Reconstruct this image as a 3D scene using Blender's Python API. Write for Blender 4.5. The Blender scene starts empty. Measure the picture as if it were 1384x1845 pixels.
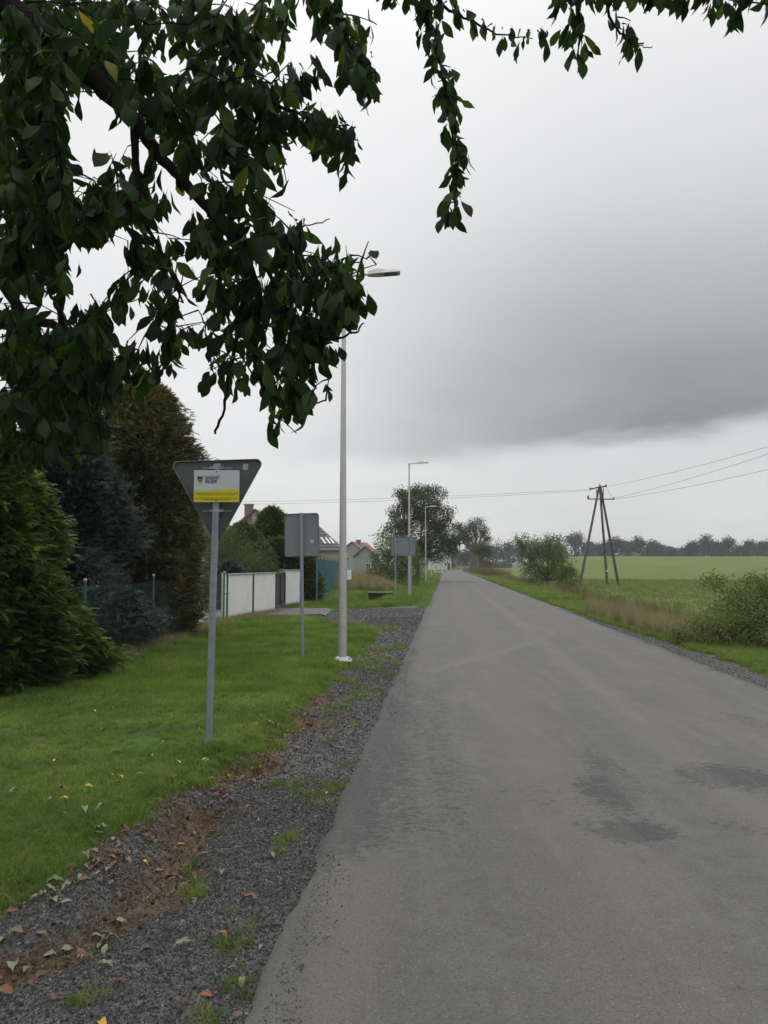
import bpy, bmesh, math, random
import numpy as np
from mathutils import Vector, Matrix
R = math.radians
rng = np.random.default_rng(7)
random.seed(7)
sc = bpy.context.scene
C = sc.collection

# ------------------------------------------------------------ camera
TH = math.atan(94.5/1384)
cam_d = bpy.data.cameras.new('camera'); cam = bpy.data.objects.new('camera', cam_d); C.objects.link(cam)
cam.location = (0, 0, 1.6); cam.rotation_euler = (R(90)+TH, 0, 0)
cam_d.sensor_fit = 'VERTICAL'; cam_d.sensor_height = 36; cam_d.sensor_width = 27; cam_d.lens = 27
cam_d.clip_start = 0.05; cam_d.clip_end = 5000
sc.camera = cam
# ------------------------------------------------------------ world (overcast sky over a Nishita sky)
SUN_EL, SUN_AZ = R(48), R(-35)
w = bpy.data.worlds.new('World'); sc.world = w; w.use_nodes = True
nt = w.node_tree; nt.nodes.clear()
def N(t, **k):
    n = nt.nodes.new(t)
    for a, b in k.items(): setattr(n, a, b)
    return n
def ML(op, a, b=None, c=None, clamp=False):
    n = N('ShaderNodeMath', operation=op); n.use_clamp = clamp
    for i, v in enumerate((a, b, c)):
        if v is None: continue
        if isinstance(v, (int, float)): n.inputs[i].default_value = v
        else: nt.links.new(v, n.inputs[i])
    return n.outputs[0]
def MR(v, a, b, c=0.0, d=1.0):
    n = N('ShaderNodeMapRange', interpolation_type='SMOOTHSTEP')
    nt.links.new(v, n.inputs[0])
    for i, x in enumerate((a, b, c, d)): n.inputs[i+1].default_value = x
    return n.outputs[0]
tc = N('ShaderNodeTexCoord'); sp = N('ShaderNodeSeparateXYZ'); nt.links.new(tc.outputs['Generated'], sp.inputs[0])
dx, dy, dz = sp.outputs
zc = ML('MAXIMUM', dz, 0.0)
den = ML('ADD', zc, 0.16)
cu = ML('DIVIDE', dx, den); cv = ML('DIVIDE', dy, den)      # flat cloud layer overhead
cb = N('ShaderNodeCombineXYZ'); nt.links.new(cu, cb.inputs[0]); nt.links.new(cv, cb.inputs[1])
n1 = N('ShaderNodeTexNoise'); n1.inputs['Scale'].default_value = 0.55; n1.inputs['Detail'].default_value = 5; n1.inputs['Roughness'].default_value = .52
nt.links.new(cb.outputs[0], n1.inputs['Vector'])
n2 = N('ShaderNodeTexNoise'); n2.inputs['Scale'].default_value = 1.5; n2.inputs['Detail'].default_value = 6; n2.inputs['Roughness'].default_value = .56; n2.inputs['Distortion'].default_value = .25
nt.links.new(cb.outputs[0], n2.inputs['Vector'])
az = ML('ARCTAN2', dx, dy)                       # azimuth, 0 = down the road
hyp = ML('SQRT', ML('ADD', ML('MULTIPLY', dx, dx), ML('MULTIPLY', dy, dy)))
el = ML('ARCTAN2', dz, hyp)
w1 = ML('MULTIPLY', ML('SUBTRACT', n2.outputs[0], .5), .075)
w2 = ML('MULTIPLY', ML('SUBTRACT', n1.outputs[0], .5), .5)
elw = ML('ADD', el, w1); azw = ML('ADD', az, w2)
# broad darker bank of cloud that starts ahead and goes on to the right
low = MR(ML('SUBTRACT', elw, ML('MULTIPLY', ML('MAXIMUM', az, 0.0), .09)), .105, .150)
high = MR(elw, .17, .56, 1, 0)
side = MR(azw, -.24, .30)
side2 = MR(az, 1.6, 2.6, 1, 0)
bank = ML('MULTIPLY', ML('MULTIPLY', low, high), ML('MULTIPLY', side, side2))
n3 = N('ShaderNodeTexNoise'); n3.inputs['Scale'].default_value = 0.9; n3.inputs['Detail'].default_value = 3; n3.inputs['Roughness'].default_value = .4
cb2 = N('ShaderNodeCombineXYZ'); nt.links.new(ML('ADD', cu, 7.3), cb2.inputs[0]); nt.links.new(cv, cb2.inputs[1]); nt.links.new(cb2.outputs[0], n3.inputs['Vector'])
lum = ML('ADD', ML('ADD', MR(el, .0, .7, .67, .78), MR(el, .5, 1.4, 0, 1.35)), ML('MULTIPLY', ML('SUBTRACT', n3.outputs[0], .5), .12))
lum = ML('ADD', lum, MR(ML('ABSOLUTE', ML('ADD', az, .18)), 0, .6, .10, 0))
lum = ML('ADD', lum, ML('MULTIPLY', ML('SUBTRACT', n1.outputs[0], .5), .16))
lum = ML('ADD', lum, ML('MULTIPLY', ML('SUBTRACT', n2.outputs[0], .5), .07))
lum = ML('SUBTRACT', lum, ML('MULTIPLY', bank, ML('ADD', .40, ML('MULTIPLY', ML('SUBTRACT', n2.outputs[0], .5), .26))))
lum = ML('MAXIMUM', lum, .1)
mixc = N('ShaderNodeMix', data_type='RGBA')
nt.links.new(MR(lum, .35, .85), mixc.inputs[0]); mixc.inputs[6].default_value = (.975, .985, .995, 1); mixc.inputs[7].default_value = (.995, .995, .995, 1)
bgc = N('ShaderNodeBackground'); nt.links.new(mixc.outputs[2], bgc.inputs[0]); nt.links.new(lum, bgc.inputs[1])
sky = N('ShaderNodeTexSky', sky_type='NISHITA'); sky.sun_disc = False
sky.sun_elevation = SUN_EL; sky.sun_rotation = SUN_AZ
bgs = N('ShaderNodeBackground'); nt.links.new(sky.outputs[0], bgs.inputs[0]); bgs.inputs[1].default_value = .1
mx = N('ShaderNodeMixShader'); mx.inputs[0].default_value = .95
nt.links.new(bgs.outputs[0], mx.inputs[1]); nt.links.new(bgc.outputs[0], mx.inputs[2])
wo = N('ShaderNodeOutputWorld'); nt.links.new(mx.outputs[0], wo.inputs[0])
# ------------------------------------------------------------ sun (soft, overcast)
sd = bpy.data.lights.new('sun', 'SUN'); sd.energy = .5; sd.angle = R(25); sd.color = (1, .96, .9)
so = bpy.data.objects.new('sun', sd); C.objects.link(so)
sdir = Vector((math.sin(SUN_AZ)*math.cos(SUN_EL), math.cos(SUN_AZ)*math.cos(SUN_EL), math.sin(SUN_EL)))
so.rotation_euler = (-sdir).to_track_quat('-Z', 'Y').to_euler(); so.location = sdir*60
# ------------------------------------------------------------ exposure
sc.view_settings.view_transform = 'Standard'; sc.view_settings.look = 'None'
sc.view_settings.exposure = .12; sc.view_settings.gamma = 1; sc.view_settings.use_curve_mapping = False
sc.render.engine = 'CYCLES'
cy = sc.cycles
cy.use_denoising = True; cy.denoising_input_passes = 'RGB_ALBEDO_NORMAL'; cy.denoising_prefilter = 'ACCURATE'; cy.max_bounces = 5; cy.diffuse_bounces = 3; cy.transmission_bounces = 3; cy.volume_bounces = 0
cy.volume_step_rate = 1

# ============================================================ helpers
def P(px, py, Y):
    """point at distance Y ahead, seen at photo pixel px, py"""
    u = (px-692)/1384; v = (922.5-py)/1384
    d = Vector((u, math.cos(TH)-v*math.sin(TH), math.sin(TH)+v*math.cos(TH)))
    k = Y/d.y
    return Vector((d.x*k, Y, 1.6+d.z*k))
def proj(p):
    x, y, z = p[0], p[1], p[2]-1.6
    f = y*math.cos(TH)+z*math.sin(TH); up = -y*math.sin(TH)+z*math.cos(TH)
    return 692+1384*x/f, 922.5-1384*up/f
def GX(px, py):
    """ground point (z about 0) seen at the pixel"""
    a = P(px, py, 1.0); dz = a.z-1.6
    Y = -1.6/dz
    return a.x*Y, Y
def tag(o, label=None, cat=None, group=None, kind=None):
    if label: o['label'] = label
    if cat: o['category'] = cat
    if group: o['group'] = group
    if kind: o['kind'] = kind
    return o
def empty(name, loc=(0, 0, 0), rz=0, label=None, cat=None, group=None):
    o = bpy.data.objects.new(name, None); C.objects.link(o); o.location = loc; o.rotation_euler = (0, 0, rz)
    o.empty_display_size = .2
    return tag(o, label, cat, group)
def link(name, me, mat, parent=None):
    o = bpy.data.objects.new(name, me); C.objects.link(o)
    if mat is not None:
        me.materials.clear()
        for m in (mat if isinstance(mat, (list, tuple)) else [mat]): me.materials.append(m)
    if parent is not None: o.parent = parent
    return o
def copy_tree(o, parent=None):
    c = o.copy(); C.objects.link(c); c.parent = parent
    for ch in o.children: copy_tree(ch, c)
    return c
def np_mesh(name, V, F, tint=None, smooth=False, pattr=None):
    V = np.asarray(V, dtype=np.float32); F = np.asarray(F, dtype=np.int32)
    me = bpy.data.meshes.new(name); n, k = F.shape
    me.vertices.add(len(V)); me.vertices.foreach_set('co', V.ravel())
    me.loops.add(n*k); me.loops.foreach_set('vertex_index', F.ravel())
    me.polygons.add(n); me.polygons.foreach_set('loop_start', np.arange(0, n*k, k, dtype=np.int32))
    me.polygons.foreach_set('use_smooth', np.full(n, smooth, dtype=bool))
    me.update(calc_edges=True)
    if tint is not None:
        a = me.attributes.new('tint', 'FLOAT', 'FACE'); a.data.foreach_set('value', np.asarray(tint, dtype=np.float32))
    for nm, arr in (pattr or {}).items():
        a = me.attributes.new(nm, 'FLOAT', 'POINT'); a.data.foreach_set('value', np.asarray(arr, dtype=np.float32).ravel())
    return me
def inst(base, M, L, tint=None, jit=.06):
    """many posed copies of a small shape joined into one mesh: base=(V,F), M (n,3,3), L (n,3)"""
    bv, bf = np.asarray(base[0], float), np.asarray(base[1], int)
    n = len(L)
    V = np.einsum('nij,vj->nvi', M, bv)+np.asarray(L)[:, None, :]
    F = bf[None]+(np.arange(n)*len(bv))[:, None, None]
    t = np.repeat(np.asarray(tint if tint is not None else rng.random(n)), len(bf))
    t = np.clip(t+rng.normal(0, jit, len(t)), 0, 1)
    return V.reshape(-1, 3), F.reshape(-1, bf.shape[1]), t
def cat_meshes(parts):
    Vs, Fs, Ts = [], [], []; o = 0
    for V, F, t in parts:
        Vs.append(V); Fs.append(F+o); Ts.append(t); o += len(V)
    return np.concatenate(Vs), np.concatenate(Fs), np.concatenate(Ts)
def basis(d, up=None, roll=None):
    """rotation matrices whose local +Y runs along d (n,3); local Z about up; random roll"""
    d = np.asarray(d, float); d = d/np.linalg.norm(d, axis=1, keepdims=True)
    n = len(d)
    if up is None: up = rng.normal(size=(n, 3))
    x = np.cross(d, up); x /= np.linalg.norm(x, axis=1, keepdims=True)+1e-9
    z = np.cross(x, d)
    if roll is not None:
        c, s = np.cos(roll)[:, None], np.sin(roll)[:, None]
        x, z = x*c+z*s, z*c-x*s
    return np.stack([x, d, z], axis=2)
class MB:
    def __init__(s): s.v = []; s.f = []; s.sm = []
    def box(s, c, d, rz=0, rx=0, ry=0, taper=1):
        x, y, z = (q/2 for q in d)
        M = Matrix.Translation(c) @ Matrix.Rotation(rz, 4, 'Z') @ Matrix.Rotation(rx, 4, 'X') @ Matrix.Rotation(ry, 4, 'Y')
        b = len(s.v)
        for sx, sy, sz in ((-1,-1,-1),(1,-1,-1),(1,1,-1),(-1,1,-1),(-1,-1,1),(1,-1,1),(1,1,1),(-1,1,1)):
            k = taper if sz > 0 else 1
            s.v.append(tuple(M @ Vector((sx*x*k, sy*y*k, sz*z))))
        for q in ((0,3,2,1),(4,5,6,7),(0,1,5,4),(1,2,6,5),(2,3,7,6),(3,0,4,7)): s.f.append([b+i for i in q]); s.sm.append(False)
        return s
    def tube(s, pts, rad, n=8, cap=True, smooth=True):
        pts = [Vector(p) for p in pts]
        if isinstance(rad, (int, float)): rad = [rad]*len(pts)
        b = len(s.v); m = len(pts)
        pu = None
        for i, p in enumerate(pts):
            t = (pts[min(i+1, m-1)]-pts[max(i-1, 0)])
            t = t.normalized() if t.length > 1e-9 else Vector((0, 0, 1))
            if pu is None: pu = t.orthogonal().normalized()
            u = (pu-t*pu.dot(t)); u = u.normalized() if u.length > 1e-6 else t.orthogonal().normalized()
            pu = u; q = t.cross(u)
            for k in range(n):
                a = 2*math.pi*k/n
                s.v.append(tuple(p+(u*math.cos(a)+q*math.sin(a))*rad[i]))
        for i in range(m-1):
            for k in range(n):
                k2 = (k+1) % n
                s.f.append([b+i*n+k, b+i*n+k2, b+(i+1)*n+k2, b+(i+1)*n+k]); s.sm.append(smooth)
        if cap:
            c = len(s.v); s.v += [s.v[b+k] for k in range(n)]+[s.v[b+(m-1)*n+k] for k in range(n)]
            s.f.append([c+k for k in range(n)][::-1]); s.sm.append(False)
            s.f.append([c+n+k for k in range(n)]); s.sm.append(False)
        return s
    def poly(s, pts, th=None):
        """flat polygon; th = offset vector makes it a solid"""
        b = len(s.v); n = len(pts); s.v += [tuple(p) for p in pts]
        s.f.append([b+i for i in range(n)]); s.sm.append(False)
        if th is not None:
            s.v += [tuple(Vector(p)+Vector(th)) for p in pts]
            s.f.append([b+n+i for i in range(n)][::-1]); s.sm.append(False)
            for i in range(n):
                j = (i+1) % n; s.f.append([b+j, b+i, b+n+i, b+n+j]); s.sm.append(False)
        return s
    def mesh(s, name):
        me = bpy.data.meshes.new(name); me.from_pydata(s.v, [], s.f)
        me.polygons.foreach_set('use_smooth', s.sm); me.update(); return me
    def build(s, name, mat, parent=None, bevel=0):
        o = link(name, s.mesh(name), mat, parent)
        if bevel:
            md = o.modifiers.new('bevel', 'BEVEL'); md.width = bevel; md.segments = 2; md.limit_method = 'ANGLE'
        return o
# ---- noise
class VN:
    def __init__(s, seed): s.g = np.random.default_rng(seed).random((256, 256))
    def __call__(s, x, y):
        x = np.asarray(x, float); y = np.asarray(y, float)
        xi = np.floor(x).astype(int); yi = np.floor(y).astype(int); fx = x-xi; fy = y-yi
        fx = fx*fx*(3-2*fx); fy = fy*fy*(3-2*fy); g = s.g
        a = g[xi % 256, yi % 256]; b = g[(xi+1) % 256, yi % 256]; c = g[xi % 256, (yi+1) % 256]; d = g[(xi+1) % 256, (yi+1) % 256]
        return a*(1-fx)*(1-fy)+b*fx*(1-fy)+c*(1-fx)*fy+d*fx*fy
vn = VN(3)
def fbm(x, y, o=4):
    r = 0; a = .5; k = 1
    for i in range(o): r = r+a*vn(x*k+13*i, y*k+7*i); a *= .5; k *= 2.03
    return r/(1-.5**o)
def ss(a, b, x): t = np.clip((np.asarray(x, float)-a)/(b-a), 0, 1); return t*t*(3-2*t)

# ============================================================ materials
def mat(name): m = bpy.data.materials.new(name); m.use_nodes = True; return m, m.node_tree, m.node_tree.nodes['Principled BSDF']
def nd(t, ty, **k):
    n = t.nodes.new(ty)
    for a, b in k.items():
        if a in ('operation', 'data_type', 'blend_type', 'attribute_name', 'musgrave_type', 'feature', 'noise_dimensions'): setattr(n, a, b)
        else: n.inputs[a].default_value = b
    return n
def ramp(t, fac, stops):
    n = t.nodes.new('ShaderNodeValToRGB'); e = n.color_ramp.elements
    while len(e) < len(stops): e.new(.5)
    for i, (p, c) in enumerate(stops): e[i].position = p; e[i].color = (*c, 1)
    t.links.new(fac, n.inputs[0]); return n.outputs[0]
def pos(t, scale=(1, 1, 1)):
    g = t.nodes.new('ShaderNodeNewGeometry'); m = t.nodes.new('ShaderNodeMapping'); m.inputs['Scale'].default_value = scale
    t.links.new(g.outputs['Position'], m.inputs[0]); return m.outputs[0]
def noise(t, vec, scale, detail=4, rough=.55):
    n = nd(t, 'ShaderNodeTexNoise', Scale=scale, Detail=detail, Roughness=rough); t.links.new(vec, n.inputs['Vector']); return n.outputs[0]
def bump(t, b, h, strength=.3, dist=.01):
    n = t.nodes.new('ShaderNodeBump'); n.inputs['Strength'].default_value = strength; n.inputs['Distance'].default_value = dist
    t.links.new(h, n.inputs['Height']); t.links.new(n.outputs[0], b.inputs['Normal'])
def mixc_(t, fac, a, b, bt='MIX'):
    n = t.nodes.new('ShaderNodeMix'); n.data_type = 'RGBA'; n.blend_type = bt
    for i, v in ((0, fac), (6, a), (7, b)):
        if isinstance(v, (int, float)): n.inputs[i].default_value = v
        elif isinstance(v, tuple): n.inputs[i].default_value = (*v, 1)
        else: t.links.new(v, n.inputs[i])
    return n.outputs[2]
def mth(t, op, a, b=0.0, clamp=False):
    n = t.nodes.new('ShaderNodeMath'); n.operation = op; n.use_clamp = clamp
    for i, v in enumerate((a, b)):
        if isinstance(v, (int, float)): n.inputs[i].default_value = v
        else: t.links.new(v, n.inputs[i])
    return n.outputs[0]
def mrange(t, v, a, b, c=0.0, d=1.0):
    n = t.nodes.new('ShaderNodeMapRange'); n.interpolation_type = 'SMOOTHSTEP'; t.links.new(v, n.inputs[0])
    for i, x in enumerate((a, b, c, d)): n.inputs[i+1].default_value = x
    return n.outputs[0]
def simple(name, col, rough=.6, metal=0, var=.15, scale=8, bmp=.1, spec=.5):
    m, t, b = mat(name); v = pos(t)
    f = noise(t, v, scale); lo = tuple(c*(1-var) for c in col); hi = tuple(min(1, c*(1+var)) for c in col)
    t.links.new(ramp(t, f, [(.3, lo), (.7, hi)]), b.inputs['Base Color'])
    b.inputs['Roughness'].default_value = rough; b.inputs['Metallic'].default_value = metal; b.inputs['Specular IOR Level'].default_value = spec
    if bmp: bump(t, b, noise(t, v, scale*6), bmp, .004)
    return m
def leafy(name, stops, src='attr', trans=.35, rough=.5, spec=.4, tcol=1.5, patch=0):
    """foliage: colour picked per leaf; part of the light passes through"""
    m, t, b = mat(name)
    if src == 'attr':
        a = t.nodes.new('ShaderNodeAttribute'); a.attribute_name = 'tint'; f = a.outputs['Fac']
    else:
        a = t.nodes.new('ShaderNodeObjectInfo'); f = a.outputs['Random']
    if patch:
        f = mth(t, 'ADD', mth(t, 'MULTIPLY', f, 1-patch), mth(t, 'MULTIPLY', mrange(t, noise(t, pos(t), 1.1, 3), .3, .7), patch))
    c = ramp(t, f, stops)
    t.links.new(c, b.inputs['Base Color']); b.inputs['Roughness'].default_value = rough; b.inputs['Specular IOR Level'].default_value = spec
    tr = t.nodes.new('ShaderNodeBsdfTranslucent')
    t.links.new(mixc_(t, 1.0, c, (tcol*1.0, tcol*1.15, tcol*.45), 'MULTIPLY'), tr.inputs[0])
    ms = t.nodes.new('ShaderNodeMixShader'); ms.inputs[0].default_value = trans
    t.links.new(b.outputs[0], ms.inputs[1]); t.links.new(tr.outputs[0], ms.inputs[2])
    t.links.new(ms.outputs[0], t.nodes['Material Output'].inputs[0])
    return m
# asphalt: dusty grey-brown with darker worn patches steered by a vertex attribute
def asphalt():
    m, t, b = mat('asphalt'); v = pos(t)
    wear = t.nodes.new('ShaderNodeAttribute'); wear.attribute_name = 'wear'
    dust = t.nodes.new('ShaderNodeAttribute'); dust.attribute_name = 'dust'
    fine = noise(t, v, 260, 3, .7); grain = noise(t, v, 90, 4, .7); mid = noise(t, v, 7, 5, .65); big = noise(t, v, .9, 4)
    flk = noise(t, pos(t, (1, 1.5, 1)), 16, 8, .78)
    base = ramp(t, big, [(.3, (.104, .102, .095)), (.7, (.134, .131, .122))])
    base = mixc_(t, mrange(t, mid, .38, .68, 0, .6), base, (.088, .086, .079))
    base = mixc_(t, mth(t, 'MULTIPLY', dust.outputs['Fac'], mrange(t, mid, .25, .7, .5, 1)), base, (.19, .175, .14))
    th = mth(t, 'SUBTRACT', mth(t, 'ADD', wear.outputs['Fac'], mth(t, 'MULTIPLY', mth(t, 'SUBTRACT', flk, .5), 2.6)), .5)
    k = mrange(t, th, -.03, .08, 0, .88)
    base = mixc_(t, k, base, (.048, .049, .053))
    base = mixc_(t, mrange(t, noise(t, pos(t, (1, .12, 1)), 5, 5, .6), .45, .7, 0, .4), base, (.17, .163, .145))
    vor = nd(t, 'ShaderNodeTexVoronoi', Scale=150.0); t.links.new(v, vor.inputs['Vector'])
    spk = mrange(t, vor.outputs['Color'], .78, .95)
    base = mixc_(t, mth(t, 'MULTIPLY', spk, .6), base, (.25, .24, .22))
    base = mixc_(t, mrange(t, grain, .50, .64, 0, .75), base, (.05, .05, .048))
    base = mixc_(t, mrange(t, noise(t, v, 34, 5, .75), .5, .72, 0, .35), base, (.06, .058, .054))
    base = mixc_(t, mrange(t, noise(t, v, 45, 4, .7), .56, .7, 0, .4), base, (.20, .19, .165))
    base = mixc_(t, mrange(t, fine, .3, .7, .0, .3), base, (.06, .06, .058))
    t.links.new(base, b.inputs['Base Color']); b.inputs['Roughness'].default_value = .82; b.inputs['Specular IOR Level'].default_value = .35
    hb = mth(t, 'ADD', mth(t, 'MULTIPLY', grain, .6), mth(t, 'ADD', mth(t, 'MULTIPLY', fine, .4), mth(t, 'MULTIPLY', k, -.5)))
    bump(t, b, hb, .55, .006)
    return m
def gravel_mat():
    m, t, b = mat('gravel_and_soil'); v = pos(t)
    so_ = t.nodes.new('ShaderNodeAttribute'); so_.attribute_name = 'soil'
    vor = nd(t, 'ShaderNodeTexVoronoi', Scale=75.0); t.links.new(v, vor.inputs['Vector'])
    g = ramp(t, vor.outputs['Color'], [(.1, (.05, .048, .046)), (.5, (.10, .097, .093)), (.9, (.2, .195, .185))])
    g = mixc_(t, mrange(t, noise(t, v, 1.6), .45, .7, 0, .45), g, (.11, .085, .06))
    far = ramp(t, noise(t, v, 30, 5, .7), [(.3, (.07, .07, .075)), (.7, (.16, .16, .165))])
    g = mixc_(t, .4, g, far)
    s = ramp(t, noise(t, v, 14, 6, .65), [(.25, (.055, .038, .025)), (.5, (.13, .088, .055)), (.75, (.22, .155, .10))])
    f = mth(t, 'ADD', so_.outputs['Fac'], mth(t, 'MULTIPLY', mth(t, 'SUBTRACT', noise(t, v, 9, 6, .7), .5), .9))
    k = mrange(t, f, .42, .62)
    t.links.new(mixc_(t, k, g, s), b.inputs['Base Color']); b.inputs['Roughness'].default_value = .9; b.inputs['Specular IOR Level'].default_value = .2
    bump(t, b, mth(t, 'ADD', mth(t, 'MULTIPLY', vor.outputs['Distance'], -1.0), noise(t, v, 60, 5)), .8, .012)
    return m
def earth(name, stops, sc_=1.2, fine=(.03, .035, .015), extra=None):
    m, t, b = mat(name); v = pos(t)
    c = ramp(t, noise(t, v, sc_, 6, .65), stops)
    c = mixc_(t, mrange(t, noise(t, v, sc_*14, 4, .7), .42, .7, 0, .55), c, fine)
    if extra: c = mixc_(t, mrange(t, noise(t, pos(t, extra[2]), extra[1], 5, .6), .5, .72, 0, extra[3]), c, extra[0])
    t.links.new(c, b.inputs['Base Color']); b.inputs['Roughness'].default_value = .95; b.inputs['Specular IOR Level'].default_value = .1
    bump(t, b, noise(t, v, sc_*20, 5), .7, .03)
    return m
M_ASPH = asphalt(); M_GRAV = gravel_mat()
M_LAWN = earth('lawn_earth', [(.3, (.04, .085, .018)), (.6, (.075, .135, .03)), (.8, (.12, .145, .05))], 1.1, (.02, .045, .01), ((.13, .10, .05), .5, (1, 1, 1), .5))
M_VERGE = earth('verge_earth', [(.3, (.04, .065, .02)), (.6, (.08, .11, .035)), (.8, (.13, .12, .06))], .8, (.03, .04, .014))
M_MEADOW = earth('meadow_earth', [(.3, (.10, .135, .04)), (.6, (.135, .17, .052)), (.8, (.17, .17, .07))], .25, (.035, .05, .018), ((.09, .085, .045), .12, (.25, 1, 1), .45))
M_CROP = earth('crop_earth', [(.3, (.095, .135, .032)), (.6, (.135, .18, .042)), (.8, (.155, .185, .055))], .12, (.05, .085, .025), ((.04, .08, .02), .3, (.05, 1, 1), .4))
M_YARD = earth('yard_gravel', [(.3, (.20, .20, .19)), (.7, (.30, .30, .28))], 2, (.15, .15, .14))
M_DRIVE = simple('driveway_asphalt', (.105, .10, .10), .9, var=.3, scale=6, bmp=.4)
M_STONE = leafy('crushed_stone', [(0, (.035, .034, .034)), (.5, (.085, .083, .083)), (.85, (.135, .132, .128)), (1, (.25, .24, .225))], 'obj', 0.0, .9, .12)
M_GRIT = leafy('road_grit', [(0, (.06, .058, .055)), (.5, (.12, .117, .11)), (1, (.28, .27, .25))], 'obj', 0.0, .9, .12)
M_CLOD = leafy('soil_clod', [(0, (.05, .034, .022)), (.6, (.13, .088, .055)), (1, (.24, .17, .11))], 'obj', 0.0, .95, .1)
M_GRASS = leafy('lawn_blades', [(0, (.055, .095, .016)), (.45, (.12, .19, .032)), (.8, (.19, .265, .052)), (.93, (.26, .29, .08)), (1, (.38, .33, .17))], 'obj', .35, .45, .3, 1.3, .4)
M_VGRASS = leafy('verge_blades', [(0, (.07, .12, .02)), (.5, (.12, .20, .03)), (.85, (.18, .23, .05)), (1, (.30, .26, .13))], 'obj', .35, .5, .3, 1.3)
M_DRY = leafy('dry_stalks', [(0, (.10, .075, .04)), (.4, (.22, .18, .11)), (.8, (.34, .29, .19)), (1, (.45, .40, .30))], 'obj', .3, .7, .2, 1.0)
M_BROWNW = leafy('brown_weeds', [(0, (.08, .065, .03)), (.5, (.15, .115, .06)), (1, (.22, .16, .09))], 'obj', .25, .7, .2, 1.0)
M_GREENW = leafy('green_weeds', [(0, (.06, .08, .022)), (.5, (.11, .14, .035)), (1, (.19, .20, .06))], 'obj', .3, .6, .2, 1.2)
M_GOLD = leafy('golden_reeds', [(0, (.14, .09, .04)), (.5, (.28, .20, .10)), (1, (.46, .37, .21))], 'obj', .3, .7, .2, 1.0)
M_MEADG = leafy('meadow_blades', [(0, (.11, .16, .045)), (.6, (.17, .225, .065)), (1, (.26, .25, .11))], 'obj', .3, .6, .2, 1.0)
M_CHERRY = leafy('cherry_leaf', [(0, (.008, .020, .008)), (.45, (.016, .036, .011)), (.85, (.028, .058, .014)), (.988, (.06, .10, .018)), (.996, (.26, .24, .02)), (1, (.38, .28, .02))], 'attr', .36, .6, .22, 1.7)
M_CHERRY1 = leafy('cherry_leaf_single', [(0, (.008, .020, .008)), (.45, (.016, .036, .011)), (.85, (.028, .058, .014)), (.985, (.06, .10, .018)), (1, (.20, .20, .02))], 'obj', .36, .6, .22, 1.7)
M_THUJAY = leafy('yellow_green_sprays', [(0, (.022, .034, .012)), (.5, (.052, .078, .020)), (.8, (.12, .165, .032)), (1, (.34, .38, .07))], 'attr', .25, .55, .3, 1.3, .3)
M_THUJAB = leafy('browned_sprays', [(0, (.038, .042, .02)), (.4, (.09, .10, .045)), (.7, (.155, .15, .068)), (.9, (.23, .145, .06)), (1, (.46, .17, .05))], 'attr', .2, .6, .2, 1.1, .35)
M_SPRUCE = leafy('blue_needles', [(0, (.018, .026, .026)), (.5, (.052, .072, .070)), (1, (.17, .215, .205))], 'attr', .12, .6, .25, 1.0, .3)
M_HEDGE = leafy('green_sprays', [(0, (.03, .05, .016)), (.5, (.068, .105, .03)), (1, (.14, .18, .05))], 'attr', .25, .6, .2, 1.2, .3)
M_PINE = leafy('grey_green_needles', [(0, (.05, .065, .03)), (.5, (.095, .115, .055)), (1, (.16, .17, .09))], 'attr', .25, .6, .2, 1.2)
M_OLIVE = leafy('olive_leaf', [(0, (.035, .048, .014)), (.5, (.07, .085, .024)), (1, (.13, .13, .04))], 'attr', .3, .55, .3, 1.2, .3)
M_TREE = leafy('tree_leaf', [(0, (.03, .042, .018)), (.5, (.065, .085, .032)), (1, (.13, .15, .055))], 'attr', .3, .55, .35, 1.2, .25)
M_BUSH = leafy('bush_leaf', [(0, (.045, .075, .022)), (.5, (.10, .15, .045)), (.9, (.17, .22, .07)), (1, (.30, .30, .14))], 'attr', .3, .5, .35, 1.2, .3)
M_BRAM = leafy('bramble_leaf', [(0, (.045, .065, .022)), (.4, (.11, .145, .045)), (.75, (.18, .205, .075)), (.92, (.22, .18, .08)), (1, (.38, .35, .22))], 'attr', .3, .5, .3, 1.2, .35)
M_FAR = leafy('far_leaf', [(0, (.014, .026, .016)), (.5, (.030, .048, .024)), (1, (.055, .075, .032))], 'attr', .25, .7, .1, 1.0)
M_BROWNH = leafy('brown_hedge_leaf', [(0, (.10, .06, .03)), (.6, (.20, .125, .06)), (1, (.28, .19, .10))], 'attr', .3, .6, .2, 1.0)
M_BARK = simple('dark_bark', (.012, .010, .008), .95, var=.4, scale=30, bmp=.8, spec=.1)
M_BARK2 = simple('grey_bark', (.09, .08, .068), .9, var=.35, scale=10, bmp=.8)
M_GALV = simple('galvanised_steel', (.26, .30, .345), .5, .35, .12, 14, .05)
M_POLE = simple('light_pole_metal', (.50, .50, .50), .42, .55, .06, 5, .02)
M_PLATE = simple('bright_zinc_plate', (.42, .42, .44), .4, .3, .08, 20, .05)
M_SIGNB = simple('sign_back_grey', (.115, .125, .13), .55, .1, .10, 5, .03)
M_SIGNB2 = simple('sign_back_light_grey', (.19, .215, .235), .5, .1, .06, 5, .03)
M_RIM = simple('sign_rim_grey', (.17, .175, .18), .45, .2, .08, 9, .02)
M_WHITE = simple('white_print', (.62, .66, .73), .4, 0, .03, 9, 0)
M_YELLOW = simple('yellow_print', (.72, .62, .02), .45, 0, .05, 9, 0)
M_BLACK = simple('black_print_and_hole', (.012, .012, .012), .6, 0, .1, 9, 0)
M_STICK = simple('pale_sticker', (.42, .43, .42), .5, 0, .25, 60, 0)
M_PAPER = simple('white_paper', (.8, .8, .84), .6, 0, .03, 9, 0)
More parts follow.
